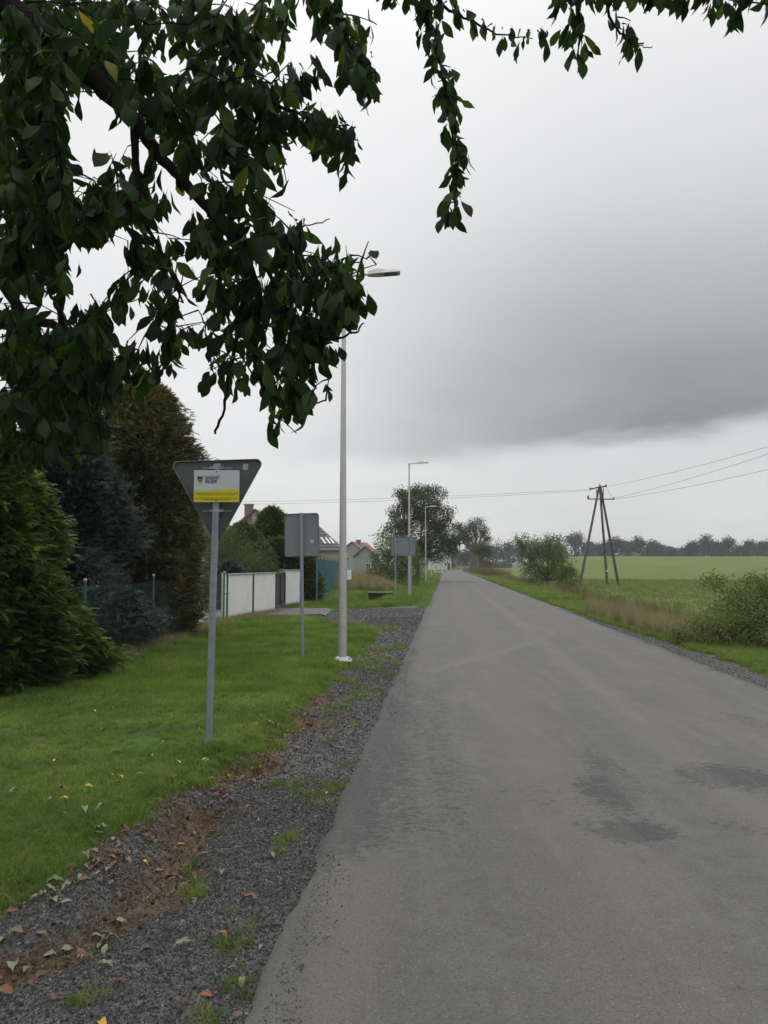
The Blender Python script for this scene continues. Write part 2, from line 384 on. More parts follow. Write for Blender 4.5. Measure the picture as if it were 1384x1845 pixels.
M_PLASTER = simple('white_plaster', (.72, .73, .71), .85, 0, .07, 2.2, .3)
M_CAP = simple('weathered_coping', (.30, .31, .30), .8, 0, .35, 9, .4)
M_CONC = simple('old_concrete', (.26, .25, .21), .9, 0, .25, 6, .5)
M_DARKC = simple('dark_concrete', (.05, .05, .045), .95, 0, .3, 6, .4)
M_GREENP = simple('green_post_paint', (.025, .12, .085), .5, 0, .25, 9, .1)
M_GWIRE = simple('green_wire', (.05, .12, .10), .5, 0, .2, 9, 0)
M_TEAL = simple('teal_wire', (.055, .15, .165), .5, 0, .2, 9, 0)
M_GATE = simple('anthracite_gate', (.045, .045, .048), .6, 0, .15, 9, .1)
M_WOODP = simple('creosoted_pole', (.095, .088, .075), .9, 0, .25, 3, .5)
M_STEELD = simple('dark_steel', (.06, .06, .06), .6, .3, .2, 9, .1)
M_CERAM = simple('insulator_glaze', (.10, .07, .06), .3, 0, .1, 9, 0)
M_WIRE = simple('aluminium_wire', (.09, .09, .09), .5, .3, .1, 9, 0)
M_ROOFR = simple('red_tile', (.24, .125, .10), .8, 0, .25, 1.6, .4)
M_ROOFG = simple('dark_grey_tile', (.085, .085, .09), .7, 0, .2, 1.5, .3)
M_WALLB = simple('beige_render', (.42, .39, .33), .9, 0, .08, .8, .1)
M_WALLG = simple('grey_render', (.30, .30, .29), .9, 0, .12, .8, .1)
M_WALLW = simple('pale_render', (.55, .56, .55), .9, 0, .06, .8, .1)
M_GLASS = simple('window_glass', (.05, .06, .07), .12, 0, .1, 2, 0)
M_BRICK = simple('brick_red', (.21, .125, .11), .85, 0, .25, 8, .3)
M_FRAME = simple('white_window_frame', (.7, .7, .7), .5, 0, .03, 3, 0)
M_RUBBLE = simple('pale_gravel_pile', (.42, .42, .40), .95, 0, .3, 12, .9)
M_WOOD = simple('weathered_boards', (.20, .19, .17), .85, 0, .25, 5, .3)
FL = {'yellow': simple('leaf_yellow', (.48, .32, .03), .6, 0, .2, 30, .2), 'orange': simple('leaf_orange', (.21, .085, .03), .6, 0, .3, 30, .2),
      'brown': simple('leaf_brown', (.11, .06, .033), .75, 0, .35, 30, .3), 'pale': simple('leaf_pale', (.20, .18, .115), .75, 0, .2, 30, .3),
      'greygreen': simple('leaf_greygreen', (.17, .21, .13), .7, 0, .2, 30, .3), 'red': simple('leaf_red', (.14, .04, .028), .6, 0, .3, 30, .2),
      'tan': simple('leaf_tan', (.17, .115, .065), .7, 0, .25, 30, .3)}

# ============================================================ terrain
def roadx(Y): Y = np.asarray(Y, float); return .08*Y+.0008*np.clip(Y-150, 0, 400)**2
EDGE_Y = [0, 2.5, 4, 5, 5.6, 6.2, 7, 9, 11, 19, 20.5, 21.2, 28.2, 29, 30.5, 400]
EDGE_T = [-2.3, -2.1, -2.08, -2.03, -1.92, -1.8, -1.7, -1.7, -1.64, -1.6, -2.4, -3.7, -3.9, -2.6, -1.05, -1.0]
def edge(Y): return np.interp(Y, EDGE_Y, EDGE_T)+(fbm(np.asarray(Y)*2.2, 3.3*np.ones_like(Y), 3)-.5)*.30
RUT_Y = [0, 2.9, 3.3, 3.9, 4.5, 5.3, 6.0, 6.8, 8.4, 9.4, 11]
RUT_T = [-2.2, -1.95, -1.8, -1.48, -1.58, -1.62, -1.55, -1.5, -1.42, -1.38, -1.4]
def rut(t, Y):
    c = np.interp(Y, RUT_Y, RUT_T); k = ss(2.2, 3.0, Y)*(1-ss(8.8, 9.8, Y))
    pot = .35+.65*ss(.42, .6, vn(Y*1.7+4, 2.0*np.ones_like(Y)))
    wd = .14+.09*vn(Y*2.3, 9.0*np.ones_like(Y))
    return k*pot*np.exp(-((t-c-(fbm(Y*3, t*3, 2)-.5)*.25)/wd)**2)
def height(t, Y):
    t = np.asarray(t, float); Y = np.asarray(Y, float); X = t+roadx(Y)
    e = edge(Y)
    z = np.full(np.broadcast(t, Y).shape, -.004)
    left = ss(-.55, -.8, t)
    z = z - left*.02 + left*(fbm(X*1.3, Y*1.3)-.5)*.05
    onl = ss(0, .16, e-t)*(t < -.6)
    z = z + onl*(.045+.05*(fbm(X*.7, Y*.7)-.5))
    z = z - rut(t, Y)*.19*(t < -.9)
    near = np.exp(-np.clip(Y, 0, 99)/14)
    z = z + left*(1-onl)*near*((fbm(X*14, Y*14)-.5)*.035+(fbm(X*40, Y*40, 2)-.5)*.014)*(1+1.3*rut(t, Y))
    # ditch on the left past the driveway
    z = z - .62*ss(31.5, 37, Y)*(Y < 44.6)*np.exp(-((t+3.75)/.75)**4)
    z = z - .30*ss(44.6, 45.5, Y)*(1-ss(60, 75, Y))*0
    # right: shoulder, ditch with weeds, then the field that rises to a far crest
    right = ss(4.0, 4.6, t)
    z = z - right*.03+right*(fbm(X*.8, Y*.8)-.5)*.10
    z = z - .28*np.exp(-((t-7.6)/1.0)**2)*ss(6, 14, Y)
    z = z + 5.0*ss(75, 330, Y)*ss(9, 34, t)
    z = z + ss(12, 60, t)*(fbm(X*.03, Y*.03)-.5)*.4
    z = z + 2.0*ss(120, 400, Y)*ss(-8, -50, t)
    return z
def at(px, Y): return (px-692)/1384*Y
def hz(X, Y): return float(height(np.array([X-float(roadx(Y))]), np.array([float(Y)]))[0])
def hzA(X, Y): return height(X-roadx(Y), Y)
ys = [-60, -30, -15, -8, -4, -2, -1, 0, .8, 1.6, 2.1]; y = 2.3
while y < 44.6: ys.append(y); y += max(.022, .0095*y)
ys += [44.55, 44.62]; y = 45
while y < 900: ys.append(y); y += .018*y
ys = np.array(ys)
ts = list(np.arange(-2.6, -.55, .022)); d = .03; a = -2.6
while a > -700: a -= d; ts.append(a); d *= 1.06
ts += list(np.linspace(-.5, 3.95, 8)); a = 4.0; d = .05
while a < 700: ts.append(a); a += d; d *= 1.05 if a < 12 else 1.07
ts = np.array(sorted(ts))
YY, TT = np.meshgrid(ys, ts, indexing='ij')
ZZ = height(TT, YY); XX = TT+roadx(YY)
V = np.stack([XX, YY, ZZ], -1).reshape(-1, 3); ny, nt_ = YY.shape
idx = np.arange(ny*nt_).reshape(ny, nt_)
F = np.stack([idx[:-1, :-1], idx[:-1, 1:], idx[1:, 1:], idx[1:, :-1]], -1).reshape(-1, 4)
tcn = TT.ravel()[F].mean(1); ycn = YY.ravel()[F].mean(1); xcn = tcn+roadx(ycn)
soilv = np.clip(rut(TT, YY)*1.15+.55*np.exp(-((TT-edge(YY)-.06)/.12)**2)*(YY < 16)+.3*ss(.55, .7, fbm(XX*1.5, YY*1.1))*(YY < 18), 0, 1)*(TT < -.9)
soilv = np.maximum(soilv, .75*np.exp(-(((TT+1.55)/.35)**2+((YY-14.2)/1.2)**2)))
zone = np.full(len(F), 0)                                    # 0 lawn
zone[(tcn > edge(ycn)) & (tcn < 0)] = 1                      # 1 gravel shoulder
zone[(tcn > -.5) & (tcn < 3.9)] = 1
rg = 4.35+.45*(1-ss(12, 26, ycn))+(fbm(xcn*1.2, ycn*1.2)-.5)*.5
zone[(tcn >= 3.9) & (tcn < rg)] = 2                          # 2 right shoulder
zone[(tcn >= rg)] = 3                                        # 3 verge
zone[(tcn > 8.6)] = 4                                        # 4 meadow
zone[(tcn > 8.8) & (ycn > 92+.0*xcn)] = 5                          # 5 crop field
zone[(xcn < -4.75) & (ycn > 16.5) & (ycn < 31) & (xcn > -30)] = 6
GN = [('lawn', M_LAWN), ('gravel_shoulder', M_GRAV), ('gravel_shoulder', M_GRAV), ('grass_verge', M_VERGE), ('meadow', M_MEADOW), ('crop_field', M_CROP), ('gravel_yard', M_YARD)]
for z_, (nm, m_) in enumerate(GN):
    f = F[zone == z_]; u, inv = np.unique(f, return_inverse=True)
    me = np_mesh(nm, V[u], inv.reshape(-1, 4), smooth=True, pattr={'soil': soilv.ravel()[u]})
    tag(link(nm, me, m_), kind='structure')
# ---- road sheet, edges dip under the shoulder
ry = np.concatenate([np.arange(-40, 2, 2.0), np.arange(2, 16, .06), np.arange(16, 60, .4), np.arange(60, 420, 4.0)])
rt = np.concatenate([[-.78, -.70], np.arange(-.66, 4.1, .06), [4.12, 4.2]])
RY, RT = np.meshgrid(ry, rt, indexing='ij'); RT = RT.copy()
wob = (fbm(RY[:, 0]*3.1, 5*np.ones(len(ry)), 4)-.5)*.07
RT[:, :3] += wob[:, None]; wob2 = (fbm(RY[:, 0]*1.9, 8*np.ones(len(ry)), 4)-.5)*.2; RT[:, -3:] += wob2[:, None]
RZ = .016+.02*(1-((RT-1.7)/2.5)**2); RZ[:, 0] = -.06; RZ[:, -1] = -.06; RZ[:, 1] = .004; RZ[:, -2] = .004
RZ += (fbm(RT*.8, RY*.5)-.5)*.008
RX = RT+roadx(RY)
wear = np.zeros_like(RX); 
def blob(px, py, rx, ry_, s):
    X, Y = GX(px, py); return s*np.exp(-(((RX-X)/rx)**2+((RY-Y)/ry_)**2)**1.3)
for b_ in ((1140, 1508, .30, .24, .85), (1060, 1495, .14, .12, .6), (1100, 1435, .28, .6, .72), (1085, 1385, .16, .7, .66), (1310, 1408, .42, .42, .85), (1060, 1460, .5, .5, .36), (1330, 1500, .25, .2, .42), (960, 1430, .45, .3, .30),
           (900, 1430, .3, .4, .22), (1340, 1300, .3, .6, .45), (1290, 1260, .3, .5, .3)):
    wear = np.maximum(wear, blob(*b_))
for b_ in ((1320, 1790, .05, .03, .95), (1108, 1821, .06, .025, .95), (865, 1793, .03, .02, .7), (1285, 1790, .02, .015, .7)): wear = np.maximum(wear, blob(*b_))
lb = np.exp(-((RT+.72)/.30)**2)*.62*ss(3.5, 4.6, RY)+ .44*np.exp(-((RT+.15)/.5)**2)*ss(3.6, 5, RY)*(1-ss(8.5, 12, RY))
wear = np.maximum(wear, lb); wear = np.maximum(wear, .55*np.exp(-((RT-4.15)/.25)**2))
wear = np.maximum(wear, .16)
dust = .35*np.exp(-((RT-.15)/.35)**2)*(RY > 3.5)*0+.5*np.exp(-((RT-(1.95+.05*RY*0))/.16)**2)+.25*np.exp(-((RT-3.75)/.25)**2)*ss(8, 14, RY)
dust = np.maximum(dust, .28*np.exp(-((RT-.75)/.4)**2)+.22*np.exp(-((RT-2.9)/.35)**2))
dust = np.maximum(dust, .55*np.exp(-((RT+.42)/.16)**2)*(1-ss(3.8, 4.6, RY)))
# a pale curved tyre trace that swings across the lane
trp = [GX(*q) for q in ((780, 1212), (830, 1196), (880, 1184), (930, 1170), (975, 1155), (995, 1145), (985, 1135), (950, 1127))]
dm = np.full(RX.shape, 9.0)
for (xa, ya), (xb, yb) in zip(trp[:-1], trp[1:]):
    L2 = (xb-xa)**2+(yb-ya)**2; k = np.clip(((RX-xa)*(xb-xa)+(RY-ya)*(yb-ya))/L2, 0, 1)
    dm = np.minimum(dm, np.hypot(RX-xa-k*(xb-xa), RY-ya-k*(yb-ya)))
dust = np.clip(np.maximum(dust, .65*np.exp(-(dm/.13)**2)), 0, 1)
ii = np.arange(RX.size).reshape(RX.shape)
RF = np.stack([ii[:-1, :-1], ii[:-1, 1:], ii[1:, 1:], ii[1:, :-1]], -1).reshape(-1, 4)
tag(link('road', np_mesh('road', np.stack([RX, RY, RZ], -1).reshape(-1, 3), RF, smooth=True, pattr={'wear': wear, 'dust': dust}), M_ASPH), kind='structure')
# ---- driveway to the gate
dv = []
for i in range(13):
    k = i/12; x = -4.4+k*2.6
    y0 = 23.6+.25*math.sin(i*1.3)+(.4*k if k > .7 else 0); y1 = 27.9+.2*math.sin(i*.9+1)-(.5*k if k > .6 else 0)
    for j in range(7):
        yy = y0+(y1-y0)*j/6; dv.append((x, yy, hz(x, yy)+.03))
df = [[i*7+j, (i+1)*7+j, (i+1)*7+j+1, i*7+j+1] for i in range(12) for j in range(6)]
me = bpy.data.meshes.new('driveway'); me.from_pydata(dv, [], df); me.update(); tag(link('driveway', me, M_DRIVE), kind='structure')

# ============================================================ scatter (stuff only)
def scatter(name, srcs, m, X, Y, scale, label, tilt=.12, dz=0.0, kind='stuff', up=1.0, Z=None):
    X = np.asarray(X); Y = np.asarray(Y); n = len(X)
    Z = (hzA(X, Y) if Z is None else Z)+dz
    me = bpy.data.meshes.new(name); me.vertices.add(n); me.vertices.foreach_set('co', np.stack([X, Y, Z], -1).astype(np.float32).ravel())
    rot = np.stack([rng.normal(0, tilt, n), rng.normal(0, tilt, n), rng.random(n)*6.283], -1)
    a = me.attributes.new('rot', 'FLOAT_VECTOR', 'POINT'); a.data.foreach_set('vector', rot.astype(np.float32).ravel())
    s = np.asarray(scale, float)*np.ones(n); a = me.attributes.new('scl', 'FLOAT', 'POINT'); a.data.foreach_set('value', s.astype(np.float32))
    a = me.attributes.new('pick', 'INT', 'POINT'); a.data.foreach_set('value', rng.integers(0, len(srcs), n).astype(np.int32))
    o = bpy.data.objects.new(name, me); C.objects.link(o)
    col = bpy.data.collections.new(name+' pieces')
    for i, sm in enumerate(srcs):
        mm = sm.copy(); mm.materials.clear(); mm.materials.append(m)
        col.objects.link(bpy.data.objects.new('piece', mm))
    g = bpy.data.node_groups.new(name, 'GeometryNodeTree')
    g.interface.new_socket('Geometry', in_out='INPUT', socket_type='NodeSocketGeometry'); g.interface.new_socket('Geometry', in_out='OUTPUT', socket_type='NodeSocketGeometry')
    gi = g.nodes.new('NodeGroupInput'); go = g.nodes.new('NodeGroupOutput'); ip = g.nodes.new('GeometryNodeInstanceOnPoints'); ci = g.nodes.new('GeometryNodeCollectionInfo')
    ci.inputs['Collection'].default_value = col; ci.inputs['Separate Children'].default_value = True; ci.inputs['Reset Children'].default_value = True
    def na(nm, ty):
        q = g.nodes.new('GeometryNodeInputNamedAttribute'); q.data_type = ty; q.inputs['Name'].default_value = nm; return q.outputs['Attribute']
    ln = g.links.new
    ln(gi.outputs[0], ip.inputs['Points']); ln(ci.outputs[0], ip.inputs['Instance']); ip.inputs['Pick Instance'].default_value = True
    ln(na('pick', 'INT'), ip.inputs['Instance Index']); ln(na('rot', 'FLOAT_VECTOR'), ip.inputs['Rotation']); ln(na('scl', 'FLOAT'), ip.inputs['Scale'])
    ln(ip.outputs[0], go.inputs[0])
    md = o.modifiers.new('scatter', 'NODES'); md.node_group = g
    tag(o, label, None, None, kind); return o
def tuft(n, h, spread, wd, bend=.5, seg=2, seed=0, hv=.5, lean=0.0):
    r = np.random.default_rng(seed); V = []; F = []
    for i in range(n):
        a = r.random()*6.283; rr = spread*math.sqrt(r.random()); x, y = rr*math.cos(a), rr*math.sin(a)
        b = r.random()*6.283; hh = h*(1-hv*r.random()); bd = bend*(.4+r.random()*.9)*hh; wx, wy = math.cos(b+1.57)*wd/2, math.sin(b+1.57)*wd/2
        base = len(V)
        for k in range(seg+1):
            u = k/seg; cx = x+math.cos(b)*bd*u*u+lean*hh*u; cyy = y+math.sin(b)*bd*u*u; cz = hh*(u-.12*bend*u*u)-.01*(k == 0)
            ww = (1-u*.95) if k else .9
            V.append((cx-wx*ww, cyy-wy*ww, cz)); V.append((cx+wx*ww, cyy+wy*ww, cz))
        for k in range(seg): q = base+2*k; F.append((q, q+1, q+3, q+2))
    return np_mesh('tuft', V, F)
def weed(n, h, seed, leaf=.03, wd=.006):
    """tall stalks with side leaves and seed heads"""
    r = np.random.default_rng(seed); V = []; F = []
    for i in range(n):
        a = r.random()*6.283; x, y = .18*r.random()*math.cos(a), .18*r.random()*math.sin(a); b = r.random()*6.283; hh = h*(.55+.45*r.random()); bd = .25*r.random()*hh
        c = lambda u: np.array([x+math.cos(b)*bd*u*u, y+math.sin(b)*bd*u*u, hh*u])
        s = np.array([math.cos(b+1.57), math.sin(b+1.57), 0])*wd/2
        for k in range(3):
            q = len(V); p0, p1 = c(k/3), c((k+1)/3); V += [p0-s, p0+s, p1+s*.8, p1-s*.8]; F.append((q, q+1, q+2, q+3))
        for k in range(10):
            u = .15+.85*r.random(); p = c(u); d = r.normal(size=3); d[2] = abs(d[2])*.6; d /= np.linalg.norm(d); L = leaf*(1.6-u)*(1+r.random()); sd = np.cross(d, [0, 0, 1]); sd = sd/(np.linalg.norm(sd)+1e-6)*L*.22
            q = len(V); V += [p, p+d*L*.5+sd, p+d*L, p+d*L*.5-sd]; F.append((q, q+1, q+2, q+3))
    return np_mesh('weed', V, F)
def rock(seed, n=1):
    r = np.random.default_rng(seed); bm = bmesh.new(); bmesh.ops.create_icosphere(bm, subdivisions=1, radius=.5)
    s = np.array([1, .75, .55])*(.8+.4*r.random(3))
    for v in bm.verts:
        v.co = Vector([v.co[i]*s[i] for i in range(3)])*(1+.35*(r.random()-.5))
    me = bpy.data.meshes.new('stone'); bm.to_mesh(me); bm.free(); return me
def rect(n, t0, t1, y0, y1, power=1.0):
    t = t0+(t1-t0)*rng.random(n); Y = y0+(y1-y0)*rng.random(n)**power; return t, Y
rocks = [rock(i) for i in range(5)]
# gravel stones on the left shoulder, near to far
def shoulder_pts(n, y0, y1, s0, s1, tmin=-2.4, tmax=-.58):
    t, Y = rect(n, tmin, tmax, y0, y1)
    k = (t > edge(Y)-.02)
    so2 = rut(t, Y)+.55*np.exp(-((t-edge(Y)-.06)/.12)**2)
    k &= (rng.random(n) > so2*1.0-.08) & ((t < -.70) | (rng.random(n) < .35))
    t, Y = t[k], Y[k]; return t+roadx(Y), Y, s0*np.exp(np.abs(rng.normal(0, .55, len(t)))-.3)*(1+(s1-1)*(Y-y0)/(y1-y0))
def visible(X, Y, S=None, mx_=60):
    k = np.abs(X) < .52*Y+.4+0*X
    return k
for (n_, y0, y1, s0) in ((120000, 2.4, 6, .0062), (50000, 6, 13, .010), (16000, 13, 24, .016)):
    X, Y, S = shoulder_pts(n_, y0, y1, s0, 1.3); k = visible(X, Y)
    scatter('loose_gravel', rocks, M_STONE, X[k], Y[k], S[k], 'dark grey crushed stone loose on the roadside shoulder', 1.5, dz=.002)
t, Y = rect(14000, -4.0, -.7, 20.6, 28.8); k = t > edge(Y); scatter('loose_gravel', rocks, M_STONE, (t+roadx(Y))[k], Y[k], .020*np.exp(rng.normal(0, .35, k.sum())), 'grey gravel spread across the field side driveway mouth', 1.5, dz=.003)
t, Y = rect(16000, 4.0, 4.9, 7, 26); k = t < 4.35+.45*(1-ss(12, 26, Y)); scatter('loose_gravel', rocks, M_STONE, (t+roadx(Y))[k], Y[k], .013*np.exp(rng.normal(0, .35, k.sum())), 'grey gravel along the right edge of the road', 1.5, dz=.003)
# clods in the washed-out rut
t, Y = rect(40000, -2.4, -1.0, 2.4, 10); so2 = rut(t, Y)+.6*np.exp(-((t-edge(Y)-.06)/.12)**2); k = (rng.random(len(t)) < so2*.75)&(t > edge(Y)-.05)
scatter('soil_clods', rocks, M_CLOD, (t+roadx(Y))[k], Y[k], .011*np.exp(rng.normal(0, .6, k.sum())), 'reddish brown clods of soil in the washed out rut', 1.5, dz=.0)
# grit strewn over the crumbling asphalt edge
t = -.66+np.abs(rng.normal(0, .11, 3600)); Y = 2.5+12*rng.random(3600)**1.4; k = fbm(t*3, Y*1.3) > .42
scatter('road_grit', rocks, M_GRIT, (t+roadx(Y))[k], Y[k], .0045*np.exp(np.abs(rng.normal(0, .5, k.sum()))), 'loose grit strewn along the crumbling left edge of the asphalt', 1.5, dz=0, Z=np.interp(t, [-.66, -.5, 1], [.020, .022, .030])[k])
t = 4.15-np.abs(rng.normal(0, .2, 1800)); Y = 6.5+12*rng.random(1800); scatter('road_grit', rocks, M_GRIT, t+roadx(Y), Y, .007*np.exp(np.abs(rng.normal(0, .4, 1800))), 'loose grit along the right edge of the asphalt', 1.5, dz=0, Z=np.interp(t, [3.5, 4.15], [.024, .018]))
# lawn grass
tn = [tuft(16, .05, .035, .0032, .9, 2, i, .55) for i in range(5)]
tf = [tuft(16, .05, .05, .005, .8, 1, 20+i, .5) for i in range(4)]
def lawn_pts(n, y0, y1, tl=-9):
    t, Y = rect(n, tl, -.9, y0, y1); X = t+roadx(Y)
    k = (t < edge(Y)+rng.normal(0, .07, n)) & (X > -4.9-.3*rng.random(n)) & visible(X, Y) & ~((Y > 23.4) & (Y < 28) & (X > -4.5) & (X < -1.8))
    k &= ~((X < -4.75) & (Y > 16.5))
    k &= ~((np.abs(X-at(687, 44)) < .8) & (Y > 38.5) & (Y < 44.8))
    return X[k], Y[k]
for (n_, y0, y1, s, src) in ((42000, 2.4, 5.2, 1.05, tn), (46000, 5.2, 9.5, 1.15, tn), (52000, 9.5, 20.5, 1.45, tf), (30000, 20, 31, 2.0, tf), (30000, 29, 60, 3.0, tf)):
    X, Y = lawn_pts(n_, y0, y1)
    pat = fbm(X*.9, Y*.9); keep = rng.random(len(X)) < (.45+1.0*pat)*(1-.75*ss(.60, .70, fbm(X*2.3+9, Y*2.0)))
    keep &= ~((Y > 19.5) & (Y < 24) & (rng.random(len(X)) < .55))
    scatter('grass', src, M_GRASS, X[keep], Y[keep], s*(.7+.7*pat[keep])*(.8+.4*rng.random(keep.sum())), 'short green lawn grass between the fence and the gravel shoulder', .25, dz=-.004)
# dead grass by the fence foot and beside the driveway
dn = [tuft(14, .22, .09, .006, 1.1, 2, 40+i, .6) for i in range(4)]
yy = 11+19*rng.random(2600); xx = np.interp(yy, [11, 20, 30], [-4.55, -4.35, -3.3])+rng.normal(0, .16, 2600)
k = (yy < 25.9) | (yy > 29.0); scatter('dead_grass', dn, M_DRY, xx[k], yy[k], .55+.5*rng.random(k.sum()), 'straw coloured dead grass along the foot of the fence and white walls', .3)
t, Y = rect(2600, -5.5, -2.0, 20.3, 24); X = t+roadx(Y); k = (t < edge(Y)) & (fbm(X*1.1, Y*1.1) > .48) & (X > -4.4); scatter('dead_grass', dn, M_DRY, X[k], Y[k], .3+.2*rng.random(k.sum()), 'straw coloured patch of lawn beside the driveway', .3)
X = -3.1+1.4*rng.random(700); Y = 31+12*rng.random(700); scatter('dead_grass', dn, M_DRY, X, Y, .7+.5*rng.random(700), 'straw coloured grass on the bank by the teal fence', .3)
# weeds in the gravel
wt = [tuft(26, .10, .07, .006, .9, 2, 60+i, .6) for i in range(4)]
spots = [(565, 1430, .16), (540, 1415, .08), (610, 1415, .07), (628, 1225, .15), (690, 1213, .12), (655, 1200, .08), (720, 1160, .10), (432, 1770, .07), (425, 1690, .10), (360, 1600, .05), (505, 1525, .07),
         (375, 1820, .09), (640, 1300, .07), (600, 1330, .06), (500, 1410, .07), (455, 1355, .12), (630, 1375, .08), (350, 1560, .05), (150, 1790, .06), (140, 1690, .06), (350, 1520, .04), (535, 1240, .1), (660, 1180, .1), (600, 1410, .08), (520, 1500, .05), (715, 1195, .09)]
XX_, YY_, SS_ = [], [], []
for px, py, r_ in spots:
    x, y = GX(px, py)
    for q in range(int(13*max(1, r_/.07))): XX_.append(x+rng.normal(0, r_*.6)); YY_.append(y+rng.normal(0, r_*.9)); SS_.append(.25+.45*rng.random())
XX_, YY_, SS_ = map(np.array, (XX_, YY_, SS_)); k = (XX_-roadx(YY_)) < -.66
scatter('weeds', wt, M_VGRASS, XX_[k], YY_[k], SS_[k], 'small clumps of grass and weeds growing through the gravel', .3)
t, Y = rect(1500, -1.7, -.8, 8, 21); k = fbm(t*2.2, Y*1.2) > .56; scatter('weeds', wt, M_VGRASS, (t+roadx(Y))[k], Y[k], .3+.5*rng.random(k.sum()), 'sparse weeds thinning out along the gravel strip', .3)
t, Y = rect(1400, -1.05, -.7, 29, 110); scatter('weeds', wt, M_VGRASS, (t+roadx(Y)), Y, 1.2+1.0*rng.random(1400), 'grass creeping onto the far left road edge', .3)
# taller grass round the posts and along the lawn edge
XX_, YY_, SS_ = [], [], []
for (cx_, cy_, n_, sp_, sc_) in ((at(381, 6.76), 6.76, 70, .07, .9), (at(547, 12.9), 12.9, 110, .14, 1.1), (at(618, 12.65), 12.6, 60, .22, .5)):
    for q in range(n_): XX_.append(cx_+rng.normal(0, sp_)); YY_.append(cy_+rng.normal(0, sp_)); SS_.append(sc_*(.4+.7*rng.random()))
Yq = 2.6+10*rng.random(900); tq = edge(Yq)+rng.normal(.0, .05, 900); k = fbm(Yq*1.7, tq*0+4) > .5
for q in range(160):
    cx_, cy_ = rng.uniform(-4.2, -1.6), 3.2+15*rng.random(); m_ = rng.integers(4, 14)
    for w__ in range(m_): XX_.append(cx_+rng.normal(0, .09)); YY_.append(cy_+rng.normal(0, .12)); SS_.append(.35+.4*rng.random())
XX_ += list((tq+roadx(Yq))[k]); YY_ += list(Yq[k]); SS_ += list(.35+.5*rng.random(k.sum()))
XX_, YY_, SS_ = map(np.array, (XX_, YY_, SS_)); kk = (XX_ < np.array(edge(YY_))+roadx(YY_)+.15) | (YY_ < 13.4)*(XX_ > -1.8)*(YY_ > 11.5); XX_, YY_, SS_ = XX_[kk], YY_[kk], SS_[kk]
scatter('grass', wt, M_GRASS, np.array(XX_), np.array(YY_), np.array(SS_), 'taller grass tufts round the post feet and along the ragged lawn edge', .3)
# right verge
vt = [tuft(22, .13, .07, .006, .8, 2, 80+i, .6) for i in range(4)]
t, Y = rect(26000, 4.3, 6.6, 6.5, 34, 1.1); lim = 4.3+.4*(1-ss(12, 26, Y))+.3*(fbm(t*3, Y*1.5)-.3); k = t > lim
scatter('verge_grass', vt, M_VGRASS, (t+roadx(Y))[k], Y[k], (.55+.6*rng.random(k.sum()))*(1+.3*ss(12, 30, Y[k])), 'bright green grass strip along the right side of the road', .25)
t, Y = rect(16000, 4.3, 7.5, 34, 170, 1.2); scatter('verge_grass', vt, M_VGRASS, (t+roadx(Y)), Y, 1.5+1.6*rng.random(len(t)), 'green verge grass further along the right roadside', .25)
t, Y = rect(9000, -4.5, -1.0, 58, 170, 1.2); scatter('verge_grass', vt, M_VGRASS, (t+roadx(Y)), Y, 1.6+1.8*rng.random(len(t)), 'green grass bank along the far left roadside', .25)
# tall dry grass and weeds in the ditch
dt_ = [tuft(34, .85, .16, .006, .35, 3, 100+i, .5) for i in range(4)]
wd_ = [weed(9, .9, 120+i) for i in range(5)]
t, Y = rect(2300, 5.8, 8.2, 16, 170, 1.4); pt = fbm((t)*.4+2, Y*.18); k = pt > .5
scatter('tall_dry_grass', dt_, M_DRY, (t+roadx(Y))[k], Y[k], .45+.55*rng.random(k.sum()), 'tall bleached dry grass in the roadside ditch', .12)
t, Y = rect(3300, 5.9, 8.4, 16, 170, 1.4); pt = fbm((t)*.4+9, Y*.15); k = pt > .47
scatter('tall_weeds', wd_, M_GREENW, (t+roadx(Y))[k], Y[k], .30+.5*rng.random(k.sum()), 'rank green weeds standing in the roadside ditch', .12)
k = pt <= .50; scatter('brown_weeds', wd_, M_BROWNW, (t+roadx(Y))[k], Y[k], .30+.5*rng.random(k.sum()), 'brown withered weeds standing in the roadside ditch', .12)
# bleached grass right where it shows most in the photo
X = []; Y = []
for q in range(1100):
    px = random.uniform(1060, 1250); py = 1095+(px-1060)*.28+random.uniform(-12, 14); x, y = GX(px, py); X.append(x); Y.append(y)
scatter('tall_dry_grass', dt_, M_DRY, np.array(X), np.array(Y), .35+.35*rng.random(len(X)), 'dense bleached grass between the road verge and the meadow', .14)
# meadow tufts
mt_ = [tuft(20, .16, .14, .012, .7, 1, 140+i, .5) for i in range(4)]
t, Y = rect(24000, 8.2, 60, 12, 80, 1.2); X = t+roadx(Y); k = X < .55*Y+1
scatter('meadow_grass', mt_, M_MEADG, X[k], Y[k], (.5+.6*rng.random(k.sum()))*(1+Y[k]/90), 'dull green rough grass of the meadow before the crop field', .25)
# golden reeds behind the culvert
X = []; Y = []; S = []
for q in range(3200):
    px = random.uniform(600, 712); yb = random.uniform(47, 56); x = (px-692)/1384*yb; top = 1012+max(0, px-665)*.55+random.uniform(0, 14); h_ = max(.25, 1.6-(top-1017)*yb/1384)
    X.append(x); Y.append(yb); S.append(h_/.85*random.uniform(.4, 1.0))
scatter('golden_reeds', dt_, M_GOLD, np.array(X[:560]), np.array(Y[:560]), np.array(S[:560]), 'tall golden dried reeds beyond the ditch culvert', .12)
scatter('tall_dry_grass', dt_, M_DRY, np.array(X[900:])+.4, np.array(Y[900:])-2, np.array(S[900:])*.6, 'pale dry grass in front of the golden reeds', .16)
# brush under the far right trees
t, Y = rect(1300, 4.8, 8.5, 95, 190); scatter('brown_weeds', wd_, M_BROWNW, (t+roadx(Y)), Y, .9+.8*rng.random(len(t)), 'brown brush along the far right roadside under the trees', .15)

